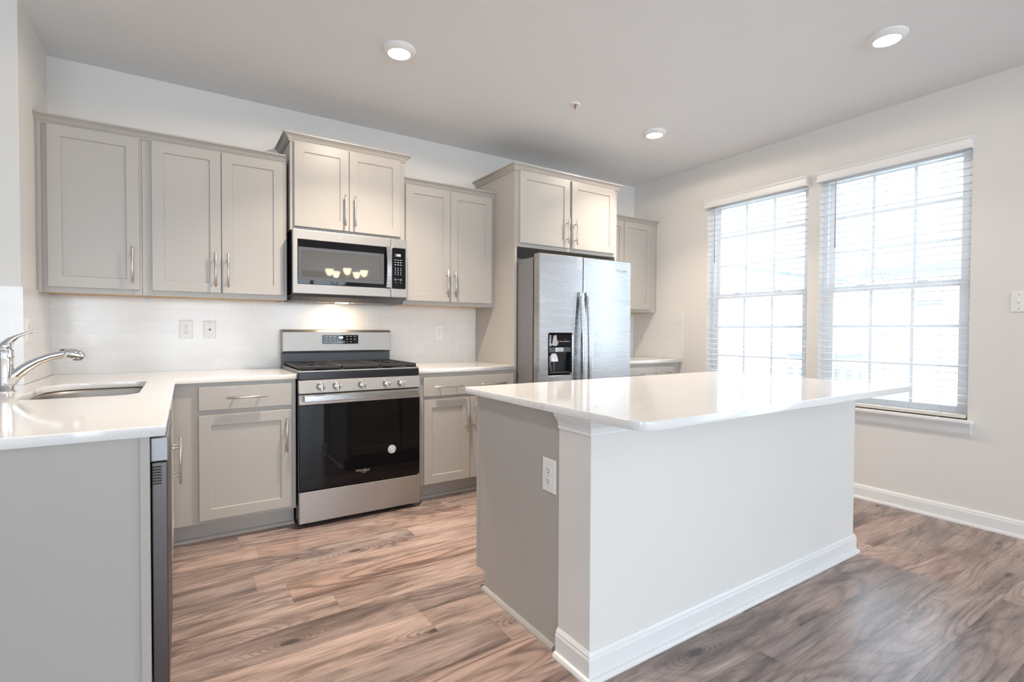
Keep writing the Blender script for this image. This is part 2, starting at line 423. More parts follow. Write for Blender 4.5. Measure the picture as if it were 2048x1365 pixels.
# ------------------------------------------------------------------ room shell
b = MB(); b.box(XFAR-.2, XR+.2, YREAR-.2, 0.2, -0.1, 0.0); struct(b.build('floor', 'floor'))
b = MB(); b.box(XFAR-.2, XR+.2, YREAR-.2, 0.2, H, H+.12); struct(b.build('ceiling', 'ceiling'))
b = MB(); b.box(XL-.14, XR+.14, 0, .14, 0, H); struct(b.build('wall_back', 'wall'))
def wall_with_holes(axis, a0, a1, p0, p1, holes):
    """wall slab spanning a0..a1; holes = [(h0, h1, z0, z1)]"""
    mb = MB()
    def bx(u0, u1, z0, z1):
        if u1-u0 < 1e-4 or z1-z0 < 1e-4: return
        if axis == 1: mb.box(p0, p1, u0, u1, z0, z1)
        else: mb.box(u0, u1, p0, p1, z0, z1)
    u = a0
    for h0, h1, z0, z1 in sorted(holes):
        bx(u, h0, 0, H); bx(h0, h1, 0, z0); bx(h0, h1, z1, H); u = h1
    bx(u, a1, 0, H); return mb
struct(wall_with_holes(1, YREAR, 0.0, XR, XR+.15, [W1+WZ, W2+WZ, PD+PDZ]).build('wall_right', 'wall'))
struct(wall_with_holes(0, XFAR-.15, XR+.15, YREAR-.15, YREAR, [r+RWZ for r in RW]).build('wall_rear', 'wall'))
struct(wall_with_holes(1, YREAR, -.49, XFAR-.15, XFAR, [l+RWZ for l in LW]).build('wall_far_left', 'wall'))
b = MB(); b.prism([(XFAR-.15, -.61), (XL, -.61), (XL, 0), (XL-.14, 0), (XL-.14, -.49), (XFAR-.15, -.49)], 2, 0, H); struct(b.build('wall_left', 'wall'))

BASE = [(0, 0), (0.026, 0), (0.026, 0.006), (0.022, 0.016), (0.013, 0.019), (0.013, 0.076), (0.010, 0.084), (0.010, 0.090), (0.006, 0.096), (0.004, 0.100), (0, 0.100)]
b = MB(); b.sweep([(XR, -.66), (XR, PD[1])], BASE); struct(b.build('baseboard_right', 'trim'))
b = MB(); b.sweep([(XR, PD[0]), (XR, YREAR), (XFAR, YREAR), (XFAR, -.61), (-1.40, -.61)], BASE); struct(b.build('baseboard_rear', 'trim'))

# backsplash tile
T = 0.008
b = MB(); b.box(XL+T, 1.553, -T, 0, 0.917, 1.376); struct(b.build('trim_1', 'tilex'))
b = MB(); b.box(2.625, XR-T, -T, 0, 0.917, 1.376); struct(b.build('trim_2', 'tilex'))
b = MB(); b.box(XR-T, XR, -.643, 0, 0.917, 1.372, .001); struct(b.build('trim_3', 'tiley'))
b = MB(); b.box(XL, XL+T, -.618, 0, 0.917, 1.376); struct(b.build('trim_4', 'tiley'))
b = MB(); b.box(-1.62, XL, -.618, -.61, 0.917, 1.374); struct(b.build('trim_5', 'tilex'))

# ------------------------------------------------------------------ windows, sills, patio door
def window(idx, y0, y1, z0, z1, xg, nx=3, nz=3):
    r = bpy.data.objects.new('window_%d' % idx, None); C.objects.link(r); r.location = (xg, (y0+y1)/2, z0); r['kind'] = 'structure'
    zm = (z0+z1)/2 - 0.005
    mb = MB()
    for a, c in ((y0, y0+.03), (y1-.03, y1)): mb.box(xg-.02, xg+.055, a, c, z0, z1)
    mb.box(xg-.02, xg+.055, y0+.03, y1-.03, z0, z0+.025); mb.box(xg-.02, xg+.055, y0+.03, y1-.03, z1-.03, z1)
    mb.build('frame', 'vinyl', r)
    for k, (a, c, xo) in enumerate(((zm-.02, z1-.03, .022), (z0+.025, zm+.02, 0.0))):
        mb = MB(); s0, s1 = y0+.03, y1-.03; x0, x1 = xg+xo-.012, xg+xo+.012
        mb.box(x0, x1, s0, s0+.042, a, c, .003); mb.box(x0, x1, s1-.042, s1, a, c, .003)
        mb.box(x0, x1, s0+.042, s1-.042, a, a+.045, .003); mb.box(x0, x1, s0+.042, s1-.042, c-.042, c, .003)
        g0, g1, h0, h1 = s0+.042, s1-.042, a+.045, c-.042
        for i in range(1, nx):
            y = g0+(g1-g0)*i/nx; mb.box(xg+xo-.007, xg+xo+.007, y-.010, y+.010, h0, h1)
        for i in range(1, nz):
            z = h0+(h1-h0)*i/nz; mb.box(xg+xo-.0065, xg+xo+.0065, g0, g1, z-.010, z+.010)
        if k == 1:
            for f in (0.28, 0.72):
                y = s0+(s1-s0)*f; mb.box(xg-.022, xg+.005, y-.03, y+.03, c-.004, c+.012, .003)
        sa = mb.build('sash', 'vinyl', r)
        mb = MB(); mb.box(xg+xo-.002, xg+xo+.002, g0, g1, h0, h1); mb.build('glass_pane', 'pane', sa)
    return r
XG = XR+.085
window(1, W1[0], W1[1], WZ[0], WZ[1], XG)
window(2, W2[0], W2[1], WZ[0], WZ[1], XG)
for i, (y0, y1, ya, yb) in enumerate(((W1[0], W1[1], -1.838, -.862), (W2[0], W2[1], -2.800, -1.848))):
    mb = MB()
    mb.box(XR-.048, XR, ya, yb, .622, .645, .006); mb.box(XR-.004, XR+.066, y0+.001, y1-.001, .622, .645)
    mb.sweep([(XR, yb-.014), (XR, ya+.014)], [(0, .622), (.030, .622), (.030, .612), (.022, .602), (.018, .590), (.016, .560), (.011, .553), (.011, .548), (0, .548)])
    struct(mb.build('trim_%d' % (6+i), 'trim'))
# patio door out of frame
r = bpy.data.objects.new('door_1', None); C.objects.link(r); r.location = (XR, sum(PD)/2, 0); r['kind'] = 'structure'
mb = MB(); ym = sum(PD)/2
for a, c in ((PD[0], PD[0]+.1), (ym-.06, ym+.06), (PD[1]-.1, PD[1])): mb.box(XR+.03, XR+.1, a, c, 0, PDZ[1])
for z0, z1 in ((0, .12), (PDZ[1]-.1, PDZ[1])): mb.box(XR+.03, XR+.1, PD[0]+.1, PD[1]-.1, z0, z1)
mb.build('frame', 'vinyl', r)
mb = MB(); mb.box(XR+.06, XR+.066, PD[0]+.1, PD[1]-.1, .12, PDZ[1]-.1); mb.build('glass_pane', 'pane', r)
for k, (a, c) in enumerate(RW):  # added rear windows, unseen, only there to let in frontal daylight
    r = bpy.data.objects.new('window_%d' % (3+k), None); C.objects.link(r); r.location = ((a+c)/2, YREAR, RWZ[0]); r['kind'] = 'structure'
    mb = MB(); xm = (a+c)/2; zm = sum(RWZ)/2
    for u0, u1 in ((a, a+.06), (xm-.04, xm+.04), (c-.06, c)): mb.box(u0, u1, YREAR-.12, YREAR-.05, RWZ[0], RWZ[1])
    for z0, z1 in ((RWZ[0], RWZ[0]+.06), (zm-.025, zm+.025), (RWZ[1]-.06, RWZ[1])): mb.box(a+.06, c-.06, YREAR-.11, YREAR-.06, z0, z1)
    mb.build('frame', 'vinyl', r)
    mb = MB(); mb.box(a+.06, c-.06, YREAR-.088, YREAR-.082, RWZ[0]+.06, RWZ[1]-.06); mb.build('glass_pane', 'pane', r)

for k, (a, c) in enumerate(LW):  # added left window, unseen, brings in daylight from that side
    r = bpy.data.objects.new('window_%d' % (6+k), None); C.objects.link(r); r.location = (XFAR, (a+c)/2, RWZ[0]); r['kind'] = 'structure'
    mb = MB(); ym = (a+c)/2; zm = sum(RWZ)/2
    for u0, u1 in ((a, a+.06), (ym-.04, ym+.04), (c-.06, c)): mb.box(XFAR-.12, XFAR-.05, u0, u1, RWZ[0], RWZ[1])
    for z0, z1 in ((RWZ[0], RWZ[0]+.06), (zm-.025, zm+.025), (RWZ[1]-.06, RWZ[1])): mb.box(XFAR-.11, XFAR-.06, a+.06, c-.06, z0, z1)
    mb.build('frame', 'vinyl', r)
    mb = MB(); mb.box(XFAR-.088, XFAR-.082, a+.06, c-.06, RWZ[0]+.06, RWZ[1]-.06); mb.build('glass_pane', 'pane', r)

# ------------------------------------------------------------------ blinds
def blind(y0, y1, label, wand):
    r = thing('window_blind', label, 'window blind', (XR, (y0+y1)/2, WZ[0]), 'white slat blinds over the windows')
    xc = XR+.010
    mb = MB()
    mb.sweep([(XR, y1+.002), (XR-.044, y1+.002), (XR-.044, y0-.002), (XR, y0-.002)],
             [(0, 2.302), (.006, 2.306), (.006, 2.316), (0, 2.322), (0, 2.356), (.010, 2.366), (.010, 2.374), (-.012, 2.374), (-.012, 2.302)])
    mb.build('valance', 'trim', r)
    mb = MB(); mb.box(XR-.030, XR, y0+.02, y1-.02, 2.30, 2.345); mb.build('head_rail', 'blind', r)
    mb = MB(); z = 2.290; zs = []
    while z > .700: zs.append(z); z -= .0468
    for z in zs:                                        # slightly arched slats, tipped a few degrees
        t = math.radians(3); top = []; bot = []
        for k in range(5):
            u = -.025+.0125*k; hgt = .0022*(1-(u/.025)**2)
            top.append((xc+u*math.cos(t), z+hgt+u*math.sin(t))); bot.append((xc+u*math.cos(t), z+hgt-.0036+u*math.sin(t)))
        mb.prism(top+bot[::-1], 1, y0+.006, y1-.006)
    sl = mb.build('slats', 'blind', r)
    mb = MB(); mb.box(xc-.024, xc+.024, y0+.006, y1-.006, .652, .674, .004); mb.build('bottom_rail', 'cream', r)
    mb = MB()
    for f in (.16, .5, .84):
        y = y0+(y1-y0)*f
        for dx in (-.026, .026): mb.cyl((xc+dx, y, .672), (xc+dx, y, 2.31), .0011, 6)
    mb.build('ladder_cords', 'blind', r)
    mb = MB(); mb.tube([(XR-.034, wand, 2.30), (XR-.036, wand, 2.24), (XR-.036, wand, 1.80)], [.002, .0035, .0042], 8); mb.build('tilt_wand', 'greyletter', r)
    for f in (.16, .84):
        y = y0+(y1-y0)*f; mb = MB()
        mb.cyl((xc-.029, y, .690), (xc-.029, y, .640), .001, 6); mb.lathe([(0, .0), (.005, .004), (.006, .012), (.003, .018), (0, .018)], (xc-.029, y, .630), 2, 10)
        mb.build('cord_button', 'plate', r)
blind(W1[0], W1[1], 'white slatted blind on the narrower-looking window beside the corner cabinets, left of the two', -1.005)
blind(W2[0], W2[1], 'white slatted blind over the window beside the light switch, right of the two', -2.008)

# ------------------------------------------------------------------ cabinets
def bar_pull(parent, xf, u, z, front, vertical=True, L=.206, name='handle'):
    """bar pull on a face that looks to local -y"""
    mb = MB(xf); y = front-.032; r_ = .006
    def P(t): return (u, y, z+t) if vertical else (u+t, y, z)
    mb.tube([P(-L/2), P(-L/2+.002), P(L/2-.002), P(L/2)], [r_*.6, r_, r_, r_*.6], 14)
    for t in (-.064, .064):
        p = P(t); mb.tube([(p[0], y, p[2]), (p[0], front-.004, p[2]), (p[0], front, p[2])], [.0045, .0045, .0055], 10)
    return mb.build(name, 'nickel', parent)
def door(parent, xf, u0, u1, z0, z1, front, pull=None, pz=None, st=.057, name='door'):
    o = MB(xf).shaker(u0, u1, z0, z1, front, st=st).build(name, 'cab', parent)
    if pull == 'R': bar_pull(o, xf, u1-.031, pz, front)
    if pull == 'L': bar_pull(o, xf, u0+.031, pz, front)
    return o
def drawer(parent, xf, u0, u1, z0, z1, front, pulls, L=.206):
    o = MB(xf).box(u0, u1, front, front+.02, z0, z1, .002).build('drawer', 'cab', parent)
    for u in pulls: bar_pull(o, xf, u, (z0+z1)/2, front, False, L)
    return o
CROWN = [(0, 0), (.007, 0), (.007, .010), (.011, .010), (.013, .014), (.011, .018), (.014, .018), (.016, .023), (.021, .028), (.028, .033), (.034, .036), (.034, .039), (.041, .039), (.041, .047), (0, .047)]
def crown_prof(z): return [(o, z+h) for o, h in CROWN]
I4 = Matrix.Identity(4)
def wall_carcass(r, x0, x1, z0, z1, face, stiles, xf=I4, rail=.03):
    """box with face frame; underside recessed and bare wood"""
    mb = MB(xf)
    mb.box(x0, x0+.016, face+.019, -.002, z0, z1); mb.box(x1-.016, x1, face+.019, -.002, z0, z1)
    mb.box(x0+.016, x1-.016, face+.019, -.002, z1-.016, z1); mb.box(x0+.016, x1-.016, -.010, -.002, z0+.016, z1-.016)
    for a, c in stiles: mb.box(a, c, face, face+.019, z0, z1, .001, 1)
    for (a, c), (d, e) in zip(stiles, stiles[1:]):
        mb.box(c, d, face, face+.019, z0, z0+rail); mb.box(c, d, face, face+.019, z1-rail-.02, z1)
    mb.build('carcass', 'cab', r)
    mb = MB(xf); mb.box(x0+.016, x1-.016, face+.019, -.010, z0+.004, z0+.016); mb.build('underside', 'wood', r)
UZ0, UZ1, UF = 1.371, 2.286, -.305
DZ0, DZ1 = 1.3997, 2.2429
# two wall cabinets left of the microwave, one crown over both
r = thing('wall_cabinet', 'single-door grey wall cabinet in the corner at far left above the sink', 'wall cabinet', (-.98, 0, UZ0))
wall_carcass(r, -1.193, -.7565, UZ0, UZ1, UF, [(-1.193, -1.125), (-.80, -.7565)])
MB().box(-1.1995, -1.193, UF-.008, -.002, UZ0, UZ1).box(-1.194, -1.176, UF-.008, UF, UZ0, UZ1).build('scribe_strip', 'cab', r)
door(r, I4, -1.1532, -.7616-.006, DZ0, DZ1, -.325, 'R', 1.535)
r = thing('wall_cabinet', 'tall double-door grey wall cabinet left of the microwave, above the two wall plates', 'wall cabinet', (-.38, 0, UZ0))
wall_carcass(r, -.7555, -.001, UZ0, UZ1, UF, [(-.7555, -.70), (-.055, -.001)])
door(r, I4, -.7103, -.3695, DZ0, DZ1, -.325, 'R', 1.537); door(r, I4, -.3665, -.0235, DZ0, DZ1, -.325, 'L', 1.537)
b = MB(); b.sweep([(-1.199, UF), (-.012, UF)], crown_prof(2.243)); b.sweep([(-1.199, UF+.0), (-1.1985, UF)], crown_prof(2.243))
tag(b.build('crown_moulding', 'cab'), 'grey crown moulding running along the top of the two cabinets left of the microwave', 'crown moulding')
# cabinet over the microwave
CF = -.345
r = thing('wall_cabinet', 'short raised grey cabinet right above the microwave', 'wall cabinet', (.39, 0, 1.822))
wall_carcass(r, .012, .775, 1.822, 2.426, CF, [(.012, .062), (.725, .775)], rail=.028)
door(r, I4, .0347, .3795, 1.8453, 2.3827, CF-.02, 'R', 1.978); door(r, I4, .3825, .7416, 1.8453, 2.3827, CF-.02, 'L', 1.98)
MB().sweep([(.012, -.002), (.012, CF), (.775, CF), (.775, -.002)], crown_prof(2.385)).build('crown_moulding', 'cab', r)
# wall cabinet right of the microwave
r = thing('wall_cabinet', 'tall double-door grey wall cabinet between the microwave and the refrigerator', 'wall cabinet', (1.16, 0, UZ0))
wall_carcass(r, .779, 1.553, UZ0, UZ1, UF, [(.779, .835), (1.49, 1.553)])
door(r, I4, .7967, 1.1548, DZ0, DZ1, -.325, 'R', 1.537); door(r, I4, 1.1578, 1.5231, DZ0, DZ1, -.325, 'L', 1.537)
MB().sweep([(.779, UF+.05), (.779, UF), (1.553, UF)], crown_prof(2.243)).build('crown_moulding', 'cab', r)
# refrigerator surround
r = thing('refrigerator_surround', 'full-height grey side panel standing left of the refrigerator', 'cabinet panel', (1.566, 0, 0))
MB().box(1.555, 1.577, -.606, -.002, 0, 2.444).build('side_panel', 'cab', r)
r = thing('refrigerator_surround', 'full-height grey side panel right of the refrigerator, mostly hidden behind it', 'cabinet panel', (2.612, 0, 0))
MB().box(2.601, 2.622, -.606, -.002, 0, 2.444).build('side_panel', 'cab', r)
EF = -.61
r = thing('wall_cabinet', 'deep double-door grey cabinet bridging over the refrigerator', 'wall cabinet', (2.09, 0, 1.826))
mb = MB(); mb.box(1.578, 2.600, EF+.02, -.002, 1.84, 2.444)
for a, c in ((1.5775, 1.62), (2.05, 2.13), (2.55, 2.6005)): mb.box(a, c, EF, EF+.019, 1.826, 2.444, .001, 1)
for a, c in ((1.62, 2.05), (2.13, 2.55)): mb.box(a, c, EF, EF+.019, 1.826, 1.88); mb.box(a, c, EF, EF+.019, 2.36, 2.444)
mb.build('carcass', 'cab', r)
door(r, I4, 1.5925, 2.0772, 1.8542, 2.3999, -.63, 'R', 1.988); door(r, I4, 2.1004, 2.5756, 1.8542, 2.3999, -.63, 'L', 1.988)
MB().sweep([(1.555, -.008), (1.555, EF), (2.622, EF), (2.622, -.008)], crown_prof(2.402)).build('crown_moulding', 'cab', r)
# corner wall cabinet by the window wall
r = thing('wall_cabinet', 'grey wall cabinet in the far right corner beside the window wall', 'wall cabinet', (3.04, 0, UZ0))
wall_carcass(r, 2.624, 3.470, UZ0, UZ1, UF, [(2.624, 2.68), (2.96, 3.03), (3.345, 3.470)])
MB().box(3.470, 3.475, UF-.004, -.002, UZ0, UZ1).build('scribe_strip', 'cab', r)
door(r, I4, 2.65, 2.9995, DZ0, DZ1, -.325, 'R', 1.537); door(r, I4, 3.0045, 3.374, DZ0, DZ1, -.325, 'L', 1.537)
MB().sweep([(2.624, UF), (3.474, UF)], crown_prof(2.243)).build('crown_moulding', 'cab', r)

# base cabinets
BF, BD, TOP = -.61, -.63, .8865
def base_carcass(r, x0, x1, stiles, drawers=True, xf=I4, back=-.01, toe=True, solid=True, toe_ext=0.0):
    mb = MB(xf)
    mb.box(x0, x0+.018, BF+.019, back, .114, TOP); mb.box(x1-.018, x1, BF+.019, back, .114, TOP)
    mb.box(x0+.018, x1-.018, BF+.019, back, .114, .132)
    for a, c in stiles: mb.box(a, c, BF, BF+.019, .114, TOP, .001, 1)
    for (a, c), (d, e) in zip(stiles, stiles[1:]):
        mb.box(c, d, BF, BF+.019, .114, .150); mb.box(c, d, BF, BF+.019, .855, TOP)
        mb.box(c, d, BF, BF+.019, .700, .745)
    mb.build('carcass', 'cab', r)
    if toe:
        mb = MB(xf); mb.box(x0-toe_ext, x1, -.535, -.517, 0, .114)
        mb.sweep([(x0-toe_ext, -.535), (x1, -.535)], [(0, 0), (.016, 0), (.015, .008), (.009, .016), (0, .018)])
        mb.build('toe_kick', 'cab', r)
r = thing('base_cabinet', 'grey base cabinet left of the range with one drawer over one door', 'base cabinet', (-.3, 0, 0))
base_carcass(r, -.628, -.004, [(-.628, -.46), (-.06, -.004)], toe_ext=.055)
drawer(r, I4, -.4987, -.0292, .737, .8663, BD, [-.265])
door(r, I4, -.4987, -.0292, .1333, .7098, BD, 'R', .567)
r = thing('base_cabinet', 'grey base cabinet right of the range with one wide drawer over two doors', 'base cabinet', (1.16, 0, 0))
base_carcass(r, .770, 1.553, [(.770, .84), (1.51, 1.553)])
drawer(r, I4, .807, 1.538, .728, .8575, BD, [.983, 1.347], .218)
door(r, I4, .811, 1.1640, .1225, .7045, BD, 'R', .565); door(r, I4, 1.1680, 1.538, .1225, .7045, BD, 'L', .565)
r = thing('base_cabinet', 'grey base cabinet in the far right corner between refrigerator and window wall', 'base cabinet', (3.04, 0, 0))
base_carcass(r, 2.624, 3.474, [(2.624, 2.68), (3.36, 3.474)])
drawer(r, I4, 2.65, 3.375, .737, .857, BD, [2.83, 3.19])
door(r, I4, 2.65, 3.011, .1333, .7098, BD, 'R', .567); door(r, I4, 3.015, 3.375, .1333, .7098, BD, 'L', .567)
# sink cabinet and dishwasher face the aisle (+x)
SX = frame(-1.243, 0, 0, 90)          # local: x -> +y world, -y -> +x world ; face at world x = -1.243+.61
r = thing('base_cabinet', 'grey sink base cabinet facing the aisle, two bar handles seen edge-on', 'base cabinet', (-.93, -1.08, 0))
base_carcass(r, -1.520, -.640, [(-1.520, -1.46), (-.72, -.640)], xf=SX)
door(r, SX, -1.505, -1.0755, .1333, .8550, BD, 'R', .578); door(r, SX, -1.0715, -.648, .1333, .8550, BD, 'L', .578)
r = thing('end_panel', 'grey flat end panel of the sink counter facing the camera at lower left', 'cabinet panel', (-1.0, -2.14, 0))
MB().box(-1.35, -.6705, -2.150, -2.130, 0, TOP).build('panel', 'cab', r)
MB().box(-.6705, -.648, -2.158, -2.130, 0, TOP, .001, 1).build('edge_stile', 'cab', r)
r = thing('back_panel', 'grey panel closing the back of the sink counter run', 'cabinet panel', (-1.36, -1.4, 0))
MB().box(-1.37, -1.352, -2.150, -.63, 0, TOP).build('panel', 'cab', r)

# worktops
CT0, CT1 = .8875, .9167
hole = rounded(-1.097, -.722, -1.325, -.665, [.08, .08, .05, .15], 10)
o = plate_mesh('worktop', [[(-1.66, -2.182), (-.612, -2.182), (-.604, -.634), (-.001, -.634), (-.001, -.009), (-1.191, -.009), (-1.191, -.619), (-1.66, -.619)], hole], CT0, CT1, 'quartz')
tag(o, 'white quartz worktop turning the corner around the sink at left', 'worktop')
o = plate_mesh('worktop', [[(.764, -.634), (1.554, -.634), (1.554, -.009), (.764, -.009)]], CT0, CT1, 'quartz')
tag(o, 'short white quartz worktop between range and refrigerator panel', 'worktop')
o = plate_mesh('worktop', [[(2.623, -.640), (3.467, -.640), (3.467, -.009), (2.623, -.009)]], CT0, CT1, 'quartz')
tag(o, 'white quartz worktop in the far corner behind the refrigerator', 'worktop')

# ------------------------------------------------------------------ island
def bez_corner(pts, radii, k=10):
    out = []; n = len(pts)
    for i, p in enumerate(pts):
        p = Vector(p); a = (Vector(pts[i-1])-p).normalized(); c = (Vector(pts[(i+1) % n])-p).normalized(); rr = radii[i]
        if rr == 0: out.append(tuple(p)); continue
        A = p+a*rr; B = p+c*rr
        for j in range(k+1):
            t = j/k; out.append(tuple(A*(1-t)**2+p*2*t*(1-t)+B*t*t))
    return out
o = plate_mesh('worktop', [bez_corner([(.533, -2.846), (2.470, -2.826), (2.428, -1.746), (.533, -1.746)], [.075, .012, .012, .012])], CT0, CT1, 'quartz')
tag(o, 'large white quartz worktop covering the kitchen island', 'worktop')
IX0, IX1, IYF, IYB = .569, 2.440, -2.581, -2.411
b = MB(); b.box(IX0, IX1, IYF, IYB, 0, CT0-.0005); struct(b.build('wall_island', 'wall'))
b = MB(); b.sweep([(IX0, IYB), (IX0, IYF), (IX1, IYF), (IX1, IYB)], BASE); struct(b.build('baseboard_island', 'trim'))
ICR = [(0, 0), (.004, 0), (.007, .004), (.007, .009), (.004, .013), (.006, .016), (.008, .026), (.014, .036), (.021, .042), (.022, .047), (.027, .051), (.027, .060), (0, .060)]
b = MB(); b.sweep([(IX0, IYB), (IX0, IYF), (IX1, IYF), (IX1, IYB)], [(o*1.0, .826+h) for o, h in ICR]); struct(b.build('trim_8', 'trim'))
r = thing('island_cabinet', 'grey island base cabinet under the island worktop, its flat side facing the aisle', 'base cabinet', (1.5, -2.1, 0))
CB = IYB+.001; CFY = -1.812
mb = MB(); mb.prism([(CB, .001), (-1.868, .001), (-1.868, .085), (CFY, .085), (CFY, .886), (CB, .886)], 0, IX0+.006, IX0+.024)
mb.build('side_panel', 'cab', r)
mb = MB(); mb.prism([(CB, .001), (-1.868, .001), (-1.868, .085), (CFY, .085), (CFY, .886), (CB, .886)], 0, IX1-.024, IX1-.006); mb.build('side_panel', 'cab', r)
MB().box(IX0+.003, IX0+.022, CFY+.0005, CFY+.019, .085, .886, .001, 1).build('corner_stile', 'cab', r)
mb = MB(); mb.box(IX0+.024, IX1-.024, CFY-.02, CFY, .100, .886); mb.box(IX0+.024, IX1-.024, CB, CFY-.02, .10, .118)
mb.build('face_frame', 'cab', r)
mb = MB(); mb.box(IX0+.024, IX1-.024, -1.886, -1.868, 0, .1); mb.build('toe_kick', 'cab', r)
mb = MB(); mb.sweep([(IX0+.006, -1.862), (IX0+.006, IYB+.026)], [(0, 0), (.016, 0), (.015, .009), (.009, .018), (0, .020)]); mb.build('shoe_moulding', 'cab', r)
IXF = frame(0, -2.422, 0, 180)        # fronts look to +y
for k in range(4):
    u0 = -(IX1-.03)+k*.4525
    drawer(r, IXF, u0+.012, u0+.440, .737, .866, BD, [u0+.226])
    door(r, IXF, u0+.012, u0+.440, .125, .7098, BD, 'R' if k % 2 == 0 else 'L', .567)

# ------------------------------------------------------------------ sink, tap
r = thing('kitchen_sink', 'stainless undermount sink sunk into the corner worktop', 'sink', (-.91, -.97, .70))
def zl(pts, z, s=1.0):
    cx, cy = -.91, -.995
    return [(cx+(p[0]-cx)*s, cy+(p[1]-cy)*s, z) for p in pts]
rim = rounded(-1.103, -.716, -1.331, -.659, [.085, .085, .055, .155], 10)
mb = MB(); mb.loft([zl(rim, CT0-.001, 1.04), zl(rim, CT0-.001), zl(rim, CT0-.02, .995), zl(rim, .735, .97), zl(rim, .708, .92), zl(rim, .700, .80), zl(rim, .697, .15)])
mb.build('basin', 'steel', r)
mb = MB(); mb.lathe([(0, .004), (.030, .004), (.038, .006), (.043, .002), (.043, 0), (0, 0)], (-.91, -.975, .6975)); mb.build('drain', 'chrome', r)
FX, FY = -1.181, -.965
r = thing('kitchen_tap', 'chrome single-lever kitchen tap with pull-out spout behind the sink', 'tap', (FX, FY, CT1))
mb = MB(); mb.lathe([(0, 0), (.032, 0), (.032, .004), (.027, .008), (.0255, .05), (.0255, .130), (.027, .138), (.027, .150), (.0262, .168), (.024, .176), (0, .176)], (FX, FY, CT1))
mb.build('body', 'chrome', r)
mb = MB()
sp_ = [(FX+.004, .030), (FX+.030, .070), (FX+.062, .101), (FX+.100, .127), (FX+.140, .145), (FX+.180, .155), (FX+.212, .157)]
mb.tube([(x, FY, CT1+z) for x, z in sp_], [.024, .022, .0195, .0175, .0165, .0165, .017], 20)
mb.build('spout', 'chrome', r)
mb = MB()
hd = [(FX+.180, .1555), (FX+.198, .1572), (FX+.214, .1545), (FX+.229, .147), (FX+.240, .138), (FX+.245, .131)]
mb.tube([(x, FY, CT1+z) for x, z in hd], [.0170, .0195, .0212, .0215, .0190, .011], 20)
mb.lathe([(0, 0), (.015, 0), (.0185, .008), (.019, .016), (0, .024)], (FX+.226, FY, CT1+.1285), 2, 24)
hn = mb.build('spray_head', 'chrome', r)
mb = MB(); mb.lathe([(0, -.003), (.0145, -.003), (.0145, .002), (0, .002)], (FX+.226, FY, CT1+.1285), 2, 24); mb.build('nozzle', 'dgrey', hn)
mb = MB(); mb.box(FX+.170, FX+.200, FY-.007, FY+.007, CT1+.171, CT1+.1745, .001); mb.build('spray_button', 'dgrey', hn)
mb = MB()
lv = [(FX-.004, .172), (FX+.004, .196), (FX+.018, .216), (FX+.040, .232), (FX+.066, .243), (FX+.090, .252)]
mb.tube([(x, FY, CT1+z) for x, z in lv], [.0245, .020, .013, .0075, .006, .0045], 18)
mb.build('lever', 'chrome', r)

# ------------------------------------------------------------------ dishwasher
r = thing('dishwasher', 'stainless dishwasher beside the end panel at lower left, seen edge-on', 'dishwasher', (-.9, -1.83, 0))
DY0, DY1 = -2.127, -1.527
MB().box(-1.2, -.652, DY0+.004, DY1-.004, .10, .868).build('tub', 'dgrey', r)
mb = MB(); mb.box(-.646, -.6085, DY0, DY1, .105, .806, .003); dd = mb.build('door', 'dsteel', r)
mb = MB(); mb.box(-.648, -.6065, DY0-.002, DY1, .808, .876, .003); mb.build('control_strip', 'gsteel', r)
mb = MB()
for k in range(7): mb.box(-.644, -.6225, DY0-.0012, DY0+.002, .744+k*.0078, .7485+k*.0078, .0008, 1)
mb.build('side_vent', 'slot', dd)
MB().box(-.70, -.682, DY0+.004, DY1, 0, .10).build('toe_panel', 'dgrey', r)

# ------------------------------------------------------------------ range
r = thing('gas_range', 'stainless and black gas range with five silver knobs and a black glass oven door', 'range', (.38, -.35, 0))
MB().box(.003, .757, -.640, -.012, .03, .905, .002, 1).build('body', 'black', r)
RFY = -.676
for x in (.05, .71):
    for y in (-.60, -.06): MB().cyl((x, y, 0), (x, y, .032), .018, 12).build('foot', 'black', r)
MB().box(.001, .759, RFY, -.641, .028, .216, .004).build('storage_drawer', 'steel', r)
od = MB().box(.001, .759, RFY+.004, -.641, .224, .795, .003).build('oven_door', 'black', r)
MB().box(.002, .758, RFY, RFY+.006, .229, .733, .002).build('door_glass', 'blackglass', od)
MB().box(.001, .759, RFY-.002, RFY+.006, .735, .796, .003).build('door_trim', 'steel', od)
mb = MB()
mb.box(.022, .730, RFY-.052, RFY-.034, .757, .794, .004)
for x in (.045, .69): mb.box(x, x+.03, RFY-.036, RFY-.001, .764, .788, .003)
mb.build('handle', 'steelv', od)
text_mesh('brand_lettering', 'Whirlpool', .021, on_face(.376, RFY-.0006, .300), 'letter', od, .0005, .08)
def swoosh(name, cx, y, cz, rx, rz, mat, parent, w=.0012):
    mb = MB(); n_ = 40
    for k in range(n_):
        a0 = math.radians(200)+k*math.radians(250)/n_; a1 = math.radians(200)+(k+1)*math.radians(250)/n_
        f0 = w*math.sin(PI*k/n_)+.0002; f1 = w*math.sin(PI*(k+1)/n_)+.0002
        p = []
        for a, f in ((a0, -f0), (a1, -f1), (a1, f1), (a0, f0)):
            p.append((cx+(rx+f)*math.cos(a), cz+(rz+f)*math.sin(a)))
        mb.prism(p, 1, y-.0004, y+.0004)
    return mb.build(name, mat, parent)
swoosh('brand_ring', .383, RFY-.0007, .297, .017, .012, 'letter', od)
stk = MB(); stk.lathe([(0, -.0007), (.0275, -.0007), (.0275, 0), (0, 0)], (.566, RFY, .410), 1, 36)
stk = stk.build('round_sticker', 'greyletter', od)
mb = MB()
